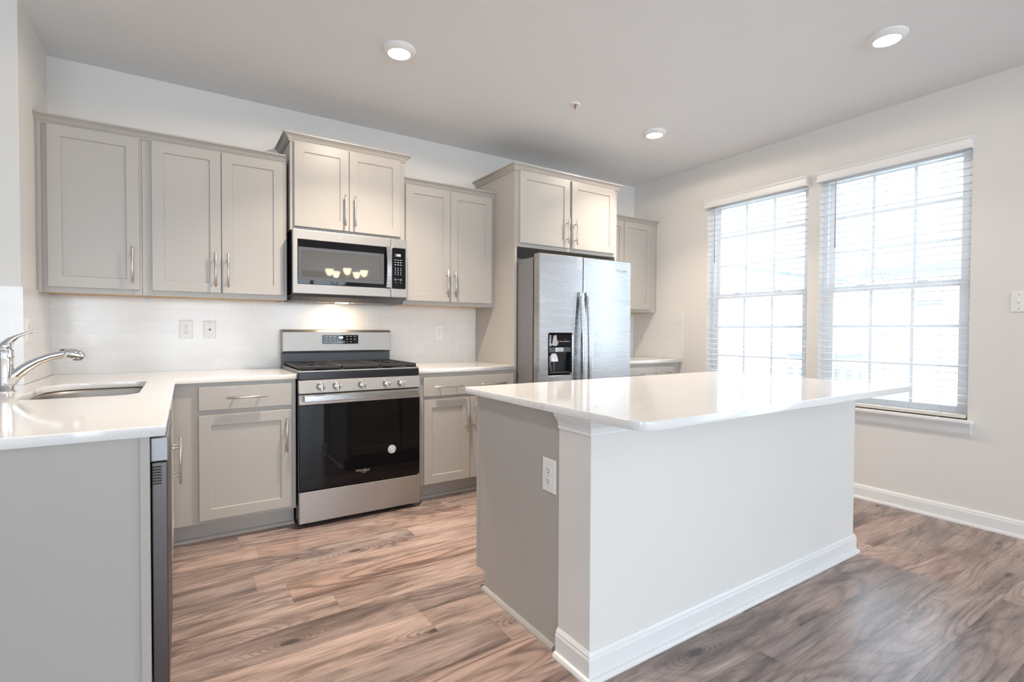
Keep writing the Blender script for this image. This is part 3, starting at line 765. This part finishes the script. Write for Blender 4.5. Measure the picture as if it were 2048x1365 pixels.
mb.lathe([(.0265, -.0012), (.0265, -.0007), (.0245, -.0007), (.0245, -.0012), (.0265, -.0012)], (.566, RFY, .410), 1, 36)
for k, z in enumerate((.4175, .4085, .3985)):                    # three rolling waves
    top = [(.566-.017+i*.0034, z+.0035*math.sin(i*.62+.4)) for i in range(11)]
    bot = [(p[0], p[1]-.0035-.001*math.sin(i*.3)) for i, p in enumerate(top)]
    mb.prism(top+bot[::-1], 1, RFY-.0012, RFY-.0007)
for k in range(13):                                               # rim lettering marks
    a = math.radians(15+k*12.5); p = (.566+.0212*math.cos(a), .410+.0212*math.sin(a))
    mb.box(p[0]-.0012, p[0]+.0012, RFY-.0012, RFY-.0007, p[1]-.0017, p[1]+.0017)
mb.build('sticker_print', 'whiteink', stk)
cp = MB(); cp.prism([(-.676, .801), (-.684, .804), (-.668, .879), (-.640, .879), (-.640, .801)], 0, .001, .759, .001); cp = cp.build('control_panel', 'steel', r)
for kx in (.124, .217, .371, .528, .625):
    ky, kz = -.676, .840
    mb = MB(); mb.lathe([(0, -.030), (.019, -.030), (.0215, -.027), (.023, -.006), (.025, -.003), (.025, .006), (0, .006)], (kx, ky, kz), 1, 30)
    kn = mb.build('knob', 'nickel', r)
    mb = MB(); mb.box(kx-.0055, kx+.0055, ky-.038, ky-.029, kz-.021, kz+.021, .0025); mb.build('grip', 'letter', kn)
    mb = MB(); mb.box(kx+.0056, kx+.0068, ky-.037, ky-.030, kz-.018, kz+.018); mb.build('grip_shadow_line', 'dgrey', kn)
MB().box(.000, .760, -.662, -.10, .881, .930, .006).build('cooktop', 'black', r)
mb = MB()
mb.box(.004, .010, -.655, -.11, .928, .938); mb.box(.750, .756, -.655, -.11, .928, .938); mb.box(.004, .756, -.66, -.652, .928, .936)
mb.build('cooktop_rim', 'steel', r)
bc = []
for bx_, by_, br_ in ((.165, -.50, .045), (.165, -.24, .036), (.38, -.37, .05), (.595, -.50, .042), (.595, -.24, .036)):
    mb = MB(); mb.lathe([(0, .020), (br_-.004, .020), (br_, .016), (br_, .010), (br_*.8, .008), (br_*.8, 0), (0, 0)], (bx_, by_, .929), 2, 28); mb.build('burner', 'matblack', r)
for gx0, gx1 in ((.014, .257), (.262, .498), (.503, .746)):       # three continuous cast-iron grates
    mb = MB(); z0, z1 = .950, .962; w = .011
    for y in (-.642, -.122): mb.box(gx0, gx1, y, y+w, z0-.006, z1, .002, 1)
    for x in (gx0, gx1-w): mb.box(x, x+w, -.631, -.122, z0-.006, z1, .002, 1)
    nb = 15
    for k in range(1, nb):
        y = -.642+(.52)*k/nb
        cut = .050 if abs(y+.50) < .07 or abs(y+.24) < .07 else 0.0
        xm = (gx0+gx1)/2
        if cut and not (.3 < xm < .45):
            mb.box(gx0+w, xm-cut, y, y+.008, z0, z1); mb.box(xm+cut, gx1-w, y, y+.008, z0, z1)
        else: mb.box(gx0+w, gx1-w, y, y+.008, z0, z1)
    mb.box((gx0+gx1)/2-.0055, (gx0+gx1)/2+.0055, -.631, -.122, z0, z1)
    for x in (gx0, gx1-w):
        for y in (-.642, -.132): mb.box(x, x+w, y, y+w, .929, z0)
    mb.build('grate', 'matblack', r)
MB().box(.004, .756, -.100, -.012, .905, 1.020, .003).build('vent_riser', 'dgrey', r)
bgd = MB(); bgd.prism([(-.112, 1.028), (-.116, 1.034), (-.108, 1.165), (-.100, 1.179), (-.086, 1.183), (-.014, 1.183), (-.014, 1.028)], 0, .002, .760, .002)
bgd = bgd.build('backguard', 'steel', r)
MB().box(.010, .752, -.104, -.02, 1.0195, 1.0285).build('vent_slot', 'slot', r)
dsp = MB().box(.261, .512, -.1180, -.108, 1.082, 1.145, .001, 1).build('display', 'blackglass', bgd)
text_mesh('clock_digits', '1:55', .018, on_face(.387, -.1184, 1.127), 'digit', dsp)
mb = MB()
for cx_ in (.285, .315, .345, .432, .458, .486):
    for z in (1.134, 1.115, 1.096):
        if random.random() < .85: mb.box(cx_-.007, cx_+.007, -.1184, -.118, z-.0013, z+.0013)
for cx_ in (.372, .403):
    mb.lathe([(.007, -.0004), (.007, 0), (.0055, 0), (.0055, -.0004), (.007, -.0004)], (cx_-.005, -.118, 1.097), 1, 16)
    mb.lathe([(.007, -.0004), (.007, 0), (.0055, 0), (.0055, -.0004), (.007, -.0004)], (cx_+.007, -.118, 1.097), 1, 16)
mb.build('key_legends', 'whiteink', dsp)

# ------------------------------------------------------------------ microwave
r = thing('microwave', 'stainless over-the-range microwave with a wide dark window', 'microwave', (.39, -.2, 1.385))
MX0, MX1, MF = .013, .768, -.425
MB().box(MX0+.003, MX1-.003, -.398, -.012, 1.402, 1.818, .002, 1).build('body', 'black', r)
mw = MB().box(MX0, .6475, MF, -.399, 1.410, 1.817, .004).build('door', 'steel', r)
MB().box(.0405, .6465, MF-.0015, MF+.004, 1.470, 1.757, .004).build('window_frame', 'blackglass', mw)
mb = MB()
def rc(a): return [(.046+a, 0, 1.498+a), (.598-a, 0, 1.498+a), (.598-a, 0, 1.706-a), (.046+a, 0, 1.706-a)]
mb.loft([[(x, MF-.0022, z) for x, _, z in rc(0)], [(x, MF-.0022, z) for x, _, z in rc(.022)]], False, False)
mb.build('window_bevel', 'dgrey', mw)
mb = MB(); mb.box(.069, .575, MF-.0024, MF-.001, 1.521, 1.683); mb.build('window_screen', 'mesh', mw)
mb = MB()
for k in range(14):
    t0, t1 = k/14, (k+1)/14
    def q(t): return MF-.016-.018*math.sin(PI*t), 1.476+.282*t
    (ya, za), (yb, zb) = q(t0), q(t1)
    mb.prism([(ya, za), (yb, zb), (yb+.008, zb), (ya+.008, za)], 0, .612, .643)
for z in (1.490, 1.742): mb.box(.617, .638, MF-.016, MF, z-.012, z+.012, .002)
mb.build('handle', 'steelv', mw)
cpn = MB().box(.649, MX1, MF, -.399, 1.410, 1.817, .004).build('control_panel', 'steel', r)
kp = MB().box(.655, .757, MF-.0015, MF+.004, 1.470, 1.757, .005).build('keypad', 'blackglass', cpn)
mb = MB(); mb.box(.677, .722, MF-.002, MF-.001, 1.693, 1.716, .001, 1); dg = mb.build('display', 'dgrey', kp)
text_mesh('clock_digits', '1:55', .016, on_face(.703, MF-.0022, 1.7045), 'digit', kp)
mb = MB()
for i, z in enumerate((1.672, 1.655, 1.638)):
    for x in (.680, .700, .720): mb.box(x-.006, x+.006, MF-.0019, MF-.0014, z-.0014, z+.0014)
for z in (1.614, 1.600, 1.586, 1.572):
    for x in (.680, .700, .720): mb.box(x-.0017, x+.0017, MF-.0019, MF-.0014, z-.0028, z+.0028)
for x in (.680, .720): MB().lathe([(.006, -.0004), (.006, 0), (.0045, 0), (.0045, -.0004), (.006, -.0004)], (x, MF-.0015, 1.535), 1, 14).build('round_key', 'whiteink', kp)
mb.box(.694, .706, MF-.0019, MF-.0014, 1.535, 1.537); mb.box(.683, .687, MF-.0019, MF-.0014, 1.512, 1.516); mb.box(.715, .719, MF-.0019, MF-.0014, 1.512, 1.516)
mb.build('key_legends', 'whiteink', kp)
text_mesh('brand_lettering', 'Whirlpool', .019, on_face(.335, MF-.0006, 1.787), 'letter', mw, .0005, .08)
swoosh('brand_ring', .341, MF-.0007, 1.784, .015, .010, 'letter', mw)
mb = MB(); mb.prism([(-.420, 1.409), (-.405, 1.395), (-.30, 1.372), (-.05, 1.372), (-.05, 1.402), (-.399, 1.402), (-.399, 1.409)], 0, MX0+.006, MX1-.006); und = mb.build('underside', 'dgrey', r)
mb = MB()
for x in (.06, .44):
    for k in range(5): mb.box(x+k*.048, x+k*.048+.030, -.26, -.12, 1.3705, 1.3725)
mb.build('grease_filter', 'steel', und)
mb = MB(); mb.box(.34, .42, -.20, -.15, 1.3700, 1.3724); mb.build('lamp_lens', 'cooklamp', und)

# ------------------------------------------------------------------ refrigerator
r = thing('refrigerator', 'stainless side-by-side refrigerator with an ice and water dispenser', 'refrigerator', (2.05, -.45, 0))
FX0, FX1, FS, FF = 1.585, 2.508, 2.000, -.890
MB().box(FX0+.004, FX1-.004, -.80, -.03, .02, 1.722, .004).build('body', 'fridge_side', r)
MB().box(FX0+.008, FX1-.008, -.822, -.80, .05, 1.715).build('door_gasket', 'slot', r)
MB().box(FX0+.02, FX1-.02, -.79, -.05, 0, .02).build('base', 'slot', r)
fd = MB()
# freezer door with an opening for the dispenser
dx0, dx1, dz0, dz1 = 1.669, 1.896, .853, 1.166
def ringf(x0, x1, z0, z1, y, rad, k=6):
    return [(p[0], y, p[1]) for p in rounded(x0, x1, z0, z1, rad, k)]
fd.loft([ringf(FX0, FS-.003, .055, 1.745, -.825, .004), ringf(FX0, FS-.003, .055, 1.745, FF+.006, .004), ringf(FX0+.005, FS-.008, .060, 1.740, FF, .004), ringf(dx0-.004, dx1+.004, dz0-.004, dz1+.004, FF, .018), ringf(dx0, dx1, dz0, dz1, FF+.004, .016), ringf(dx0, dx1, dz0, dz1, FF+.012, .016)], False, False)
fd._add(ringf(FX0, FS-.003, .055, 1.745, -.825, .004), [tuple(range(28))])
f1 = fd.build('freezer_door', 'steelv', r)
f2 = MB().box(FS+.003, FX1, FF, -.825, .055, 1.745, .005).build('fridge_door', 'steelv', r)
def fhandle(x0, x1, parent):
    mb = MB(); n_ = 22
    def q(t): return FF-.022-.040*math.sin(PI*t)**.8, .50+.975*t
    loops = []
    for k in range(n_+1):
        y, z = q(k/n_); e = .012
        loops.append([(x0, y+e*1.4, z), (x0+.003, y+.002, z), (x0+.010, y, z), (x1-.010, y, z), (x1-.003, y+.002, z), (x1, y+e*1.4, z)])
    mb.loft(loops, True, False); mb._add(loops[0], [(0, 1, 2, 3, 4, 5)])
    for z in (.52, 1.455): mb.box(x0+.003, x1-.003, FF-.026, FF, z-.018, z+.018, .002)
    return mb.build('handle', 'steelv', parent)
fhandle(1.944, 1.984, f1); fhandle(2.010, 2.050, f2)
dsn = MB()
dsn.loft([ringf(dx0+.0005, dx1-.0005, dz0+.0005, dz1-.0005, FF+.005, .016), ringf(dx0+.003, dx1-.003, dz0+.003, dz1-.003, FF+.006, .014), ringf(dx0+.02, dx1-.02, dz0+.02, dz1-.02, FF+.052, .014)], True, False)
dsn = dsn.build('dispenser_recess', 'black', f1)
MB().prism([(FF+.001, 1.158), (FF+.001, 1.064), (FF+.045, 1.064), (FF+.045, 1.158)], 0, dx0+.006, dx1-.006, .003).build('dispenser_panel', 'blackglass', dsn)
MB().box(dx0+.010, dx1-.010, FF+.004, FF+.045, 1.024, 1.062, .002).build('dispenser_housing', 'dgrey', dsn)
MB().box(1.738, 1.812, FF+.001, FF+.01, 1.026, 1.060, .003).build('dispenser_cover', 'steelv', dsn)
mb = MB()
for k in range(6): mb.lathe([(0, -.0006), (.0042, -.0006), (.0042, 0), (0, 0)], (1.765+k*.0195, FF+.0005, 1.104), 1, 12)
mb.lathe([(0, -.0006), (.002, -.0006), (.002, 0), (0, 0)], (1.825, FF+.0005, 1.122), 1, 10)
mb.build('dispenser_buttons', 'whiteink', dsn)
mb = MB(); mb.prism([(1.678, 1.070), (1.684, 1.152), (1.694, 1.150), (1.692, 1.092), (1.704, 1.084), (1.716, 1.146), (1.742, 1.152), (1.748, 1.118), (1.760, 1.088), (1.742, 1.070), (1.716, 1.072), (1.700, 1.078), (1.690, 1.068)], 1, FF-.0002, FF+.0006)
mb.build('dispenser_leaflet', 'greyletter', dsn)
pdl = MB(); pdl.prism([(1.704, .955), (1.770, .955), (1.760, .995), (1.745, 1.015), (1.715, 1.015), (1.700, .998)], 1, FF+.010, FF+.026, .002); pdl.build('dispenser_paddle', 'plate', dsn)
mb = MB(); mb.cyl((1.740, FF+.02, .958), (1.736, FF+.022, .885), .0018, 8); mb.tube([(1.690, FF+.012, .995), (1.700, FF+.02, .93), (1.720, FF+.03, .885)], .0035, 8); mb.build('dispenser_tube', 'greyletter', dsn)
MB().box(1.690, 1.876, FF+.012, FF+.05, .868, .876, .002).build('drip_tray', 'dgrey', dsn)
text_mesh('brand_lettering', 'Whirlpool', .030, on_face(2.400, FF-.0006, 1.668), 'greyletter', f2, .0005, .08)
swoosh('brand_ring', 2.408, FF-.0007, 1.664, .024, .017, 'greyletter', f2)
lab = MB().box(1.932, 1.990, FF-.0012, FF-.0004, 1.650, 1.735).build('paper_label', 'label', f1)
mb = MB()
for k in range(6): mb.box(1.938, 1.938+.040-.012*(k % 2), FF-.0016, FF-.0012, 1.722-k*.0115, 1.7245-k*.0115)
mb.build('label_print', 'greyletter', lab)

# ------------------------------------------------------------------ outlets, switch, plates
def outlet(xf, label, w=.072, h=.118, kind='duplex', group=None, name='wall_outlet', cat='outlet'):
    o = xf.translation
    r = thing(name, label, cat, o, group)
    mb = MB(xf); mb.loft([[(-w/2, 0, -h/2), (w/2, 0, -h/2), (w/2, 0, h/2), (-w/2, 0, h/2)], [(-w/2, -.003, -h/2), (w/2, -.003, -h/2), (w/2, -.003, h/2), (-w/2, -.003, h/2)],
        [(-w/2+.004, -.006, -h/2+.004), (w/2-.004, -.006, -h/2+.004), (w/2-.004, -.006, h/2-.004), (-w/2+.004, -.006, h/2-.004)]], True, False)
    mb.build('cover_plate', 'plate', r)
    if kind == 'duplex':
        for z in (-.020, .020):
            mb = MB(xf); pts = [(.0172*math.cos(a), .0172*math.sin(a)) for a in [2*PI*k/28 for k in range(28)]]
            pts = [(x, max(-.0135, min(.0135, zz))+z) for x, zz in pts]; mb.prism(pts, 1, -.0085, -.005)
            so = mb.build('socket', 'plate', r)
            mb = MB(xf)
            for sx in (-.0065, .0065): mb.box(sx-.0011, sx+.0011, -.0088, -.0083, z-.001, z+.007)
            mb.lathe([(0, -.0003), (.0026, -.0003), (.0026, .0002), (0, .0002)], (0, -.0086, z-.0075), 1, 12)
            mb.build('slots', 'slot', so)
        mb = MB(xf); mb.lathe([(0, -.0015), (.002, -.001), (.003, 0), (0, 0)], (0, -.006, 0), 1, 12); mb.build('screw', 'letter', r)
    elif kind == 'jack':
        mb = MB(xf); mb.prism([(-.0075, .006), (.0075, .006), (.0045, -.001), (0, -.008), (-.0045, -.001)], 1, -.0066, -.0058); mb.build('jack', 'slot', r)
        for z in (-.042, .042):
            mb = MB(xf); mb.lathe([(0, -.0012), (.003, -.0008), (.0035, 0), (0, 0)], (0, -.006, z), 1, 12); mb.build('screw', 'greyletter', r)
    else:
        mb = MB(xf); mb.box(-.017, .017, -.0075, -.0055, -.034, .034, .001); sw = mb.build('rocker_frame', 'plate', r)
        mb = MB(xf); mb.prism([(-.0055, -.012), (-.0055, .012), (-.016, .004), (-.014, -.002)], 0, -.005, .005, .001); mb.build('toggle', 'plate', r)
        for z in (-.042, .042):
            mb = MB(xf); mb.lathe([(0, -.0012), (.003, -.0008), (.0035, 0), (0, 0)], (0, -.006, z), 1, 12); mb.build('screw', 'greyletter', r)
    return r
outlet(frame(-.549, -T, 1.1805, 0), 'white duplex outlet on the tile above the sink worktop, left of the single-jack plate')
outlet(frame(-.419, -T, 1.178, 0), 'white single-jack wall plate on the tile, between the sink outlet and the range', .070, .116, 'jack', name='wall_plate', cat='wall plate')
outlet(frame(1.207, -T, 1.1665, 0), 'white duplex outlet on the tile between the range and the refrigerator')
outlet(frame(XL+T, -.545, 1.171, 90), 'white outlet plate on the side-wall tile behind the tap lever')
outlet(frame(IX0+.006, -2.348, .640, -90), 'white duplex outlet on the grey side of the island', .080, .124)
outlet(frame(XR, -2.985, 1.361, -90), 'white light switch on the right wall at the edge of view', .074, .120, 'switch', name='light_switch', cat='light switch')

# ------------------------------------------------------------------ ceiling lights, sprinkler
def ceiling_light(x, y, label, dim=1.0):
    r = thing('ceiling_light', label, 'ceiling light', (x, y, H), 'round ceiling lights')
    mb = MB(); mb.lathe([(.090, 0), (.090, -.006), (.085, -.013), (.068, -.024), (.060, -.027), (.058, -.020), (.058, 0)], (x, y, H), 2, 48); mb.build('trim_ring', 'trim', r)
    mb = MB(); mb.lathe([(.059, -.022), (.05, -.026), (.03, -.029), (0, -.030)], (x, y, H), 2, 40); mb.build('diffuser', 'lamp', r)
    l = bpy.data.lights.new('downlight_beam', 'AREA'); l.shape = 'DISK'; l.size = .11; l.energy = LAMP_W*dim; l.color = LAMP; l.spread = math.radians(115)
    o = bpy.data.objects.new('downlight_beam', l); C.objects.link(o); o.parent = r; o.location = (0, 0, -.032)
    l = bpy.data.lights.new('downlight_glow', 'SPOT'); l.spot_size = math.radians(176); l.spot_blend = .12; l.shadow_soft_size = .05; l.energy = LAMP_W*dim*.9; l.color = LAMP     # sideways light of the domed lens
    o = bpy.data.objects.new('downlight_glow', l); C.objects.link(o); o.parent = r; o.location = (0, 0, -.06)
ceiling_light(.435, -1.155, 'round lit ceiling light above the sink and range, leftmost of those in view')
ceiling_light(2.500, -2.675, 'round lit ceiling light above the right end of the island, rightmost of those in view', .16)
ceiling_light(2.493, -1.137, 'small-looking round lit ceiling light in front of the refrigerator, furthest away', .6)
ceiling_light(-.50, -2.10, 'added round fill light on the ceiling above the sink counter, unseen', .22)  # extra unseen lamp, added to brighten the left of the kitchen
r = thing('fire_sprinkler', 'small white fire sprinkler with a red bulb on the ceiling', 'sprinkler', (1.666, -1.174, H))
mb = MB(); mb.lathe([(.036, 0), (.036, -.003), (.030, -.008), (.020, -.012), (.018, -.005), (0, -.005)], (1.666, -1.174, H), 2, 32); mb.build('escutcheon', 'trim', r)
mb = MB()
for s_ in (-1, 1): mb.tube([(1.666+s_*.010, -1.174, H-.006), (1.666+s_*.013, -1.174, H-.024), (1.666, -1.174, H-.043)], .0022, 8)
mb.lathe([(0, 0), (.014, 0), (.014, -.002), (0, -.002)], (1.666, -1.174, H-.044), 2, 20); mb.build('deflector', 'trim', r)
mb = MB(); mb.cyl((1.666, -1.174, H-.006), (1.666, -1.174, H-.038), .0038, 10); mb.build('bulb', 'red', r)

# ------------------------------------------------------------------ chandelier over the dining area (mirrored in the microwave)
CHX, CHY, CHZ = 1.66, -5.32, 2.02
r = thing('chandelier', 'five-arm nickel chandelier with lit frosted shades, seen mirrored in the microwave window', 'chandelier', (CHX, CHY, H))
mb = MB(); mb.lathe([(0, 0), (.065, 0), (.065, -.010), (.040, -.025), (0, -.03)], (CHX, CHY, H), 2, 28); mb.build('canopy', 'nickel', r)
mb = MB(); zc = H-.03; k = 0
while zc > CHZ+.24:
    a = (k % 2)*PI/2; pts = [(CHX+.012*math.cos(t)*math.cos(a), CHY+.012*math.cos(t)*math.sin(a), zc-.02+.022*math.sin(t)) for t in [2*PI*j/12 for j in range(13)]]
    mb.tube(pts, .0022, 6, False); zc -= .034; k += 1
mb.build('chain', 'nickel', r)
mb = MB(); mb.lathe([(0, .25), (.008, .25), (.012, .20), (.010, .12), (.012, .04), (.024, .0), (.028, -.06), (.018, -.12), (.010, -.14), (.014, -.155), (.006, -.175), (0, -.18)], (CHX, CHY, CHZ), 2, 24); mb.build('stem', 'nickel', r)
for k in range(5):
    a = 2*PI*k/5+.55; ca, sa = math.cos(a), math.sin(a); R_ = .275
    mb = MB(); mb.tube([(CHX+ca*q, CHY+sa*q, CHZ+z) for q, z in ((.02, -.10), (.09, -.135), (.17, -.13), (.25, -.08), (R_, -.01), (R_, .015))], .0075, 10)
    mb.lathe([(0, 0), (.026, .004), (.028, .014), (.012, .03), (0, .03)], (CHX+ca*R_, CHY+sa*R_, CHZ+.0), 2, 18); ar = mb.build('arm', 'nickel', r)
    mb = MB(); mb.lathe([(.018, .020), (.036, .038), (.052, .070), (.061, .108), (.063, .124), (.059, .124), (.055, .104), (.045, .070), (.028, .040), (.012, .026)], (CHX+ca*R_, CHY+sa*R_, CHZ), 2, 24); mb.build('shade', 'shade', ar)

# ------------------------------------------------------------------ outside
b = MB(); b.box(XR+.16, 40, -30, 30, -.5, -.35); struct(b.build('ground', 'ground'), 'pale ground outside the windows')
def house(name, label, x0, x1, y0, y1, h, ridge, wins):
    r = thing(name, label, 'house', ((x0+x1)/2, (y0+y1)/2, -.35))
    MB().box(x0, x1, y0, y1, -.35, h).build('walls', 'siding', r)
    ov = .35; xm = (x0+x1)/2
    if ridge == 'y':      # eave towards us
        MB().prism([(x0-ov, h-.05), (xm, h+1.9), (x1+ov, h-.05), (x1+ov, h-.2), (x0-ov, h-.2)], 1, y0-ov, y1+ov).build('roof', 'roof', r)
        MB().box(x0-ov-.04, x0-ov, y0-ov, y1+ov, h-.26, h-.04).build('gutter', 'acgrey', r)
    else:                  # gable towards us
        ym = (y0+y1)/2; p = (y1-y0)/2*.98
        MB().prism([(y0, h), (ym, h+p), (y1, h)], 0, x0, x1).build('gable', 'siding', r)
        for s_ in (-1, 1):
            e = ym+s_*((y1-y0)/2+ov); MB().prism([(e, h-.35), (ym, h+p), (ym, h+p+.18), (e, h-.17)], 0, x0-ov, x1+ov).build('roof', 'roof', r)
    for y, z, w, hh in wins:
        f = MB().box(x0-.05, x0+.02, y-w/2-.08, y+w/2+.08, z-.08, z+hh+.08).build('window', 'vinyl', r)
        mb = MB()
        for i in range(2):
            for j in range(2): mb.box(x0-.058, x0-.048, y-w/2+i*w/2+.015, y-w/2+(i+1)*w/2-.015, z+j*hh/2+.015, z+(j+1)*hh/2-.015)
        mb.build('pane', 'gloss_dark', f)
house('neighbour_house', 'pale sided house with a grey eave seen through the right blind', 14, 22, -9, 1.7, 2.78, 'y', [(.77, 1.81, .5, .16), (-2.2, .6, .9, 1.3)])
house('neighbour_house', 'pale house with a sloping grey gable seen through the left blind', 12, 19, 4.6, 10.2, 3.3, 'x', [(6.2, .7, .9, 1.3)])
r = thing('deck_railing', 'white baluster railing outside below the windows', 'railing', (5.3, -1.5, -.35))
mb = MB(); mb.box(5.25, 5.32, -4.5, .9, .80, .87); mb.box(5.26, 5.31, -4.5, .9, -.22, -.16); mb.build('rails', 'vinyl', r)
for k in range(44): MB().box(5.265, 5.305, -4.45+k*.122, -4.41+k*.122, -.16, .80).build('baluster', 'vinyl', r)
for y in (-4.5, -1.8, .9): MB().box(5.22, 5.35, y-.065, y+.065, -.35, 1.0).build('post', 'vinyl', r)
r = thing('heat_pump', 'grey louvred heat pump unit outside seen low through the left blind', 'heat pump', (6.9, -.25, -.35))
MB().box(6.5, 7.3, -.62, .0, -.35, .90, .02).build('cabinet', 'acgrey', r)
mb = MB()
for k in range(14): mb.box(6.485, 6.505, -.58, -.05, -.2+k*.075, -.165+k*.075)
mb.build('louvres', 'vinyl', r)
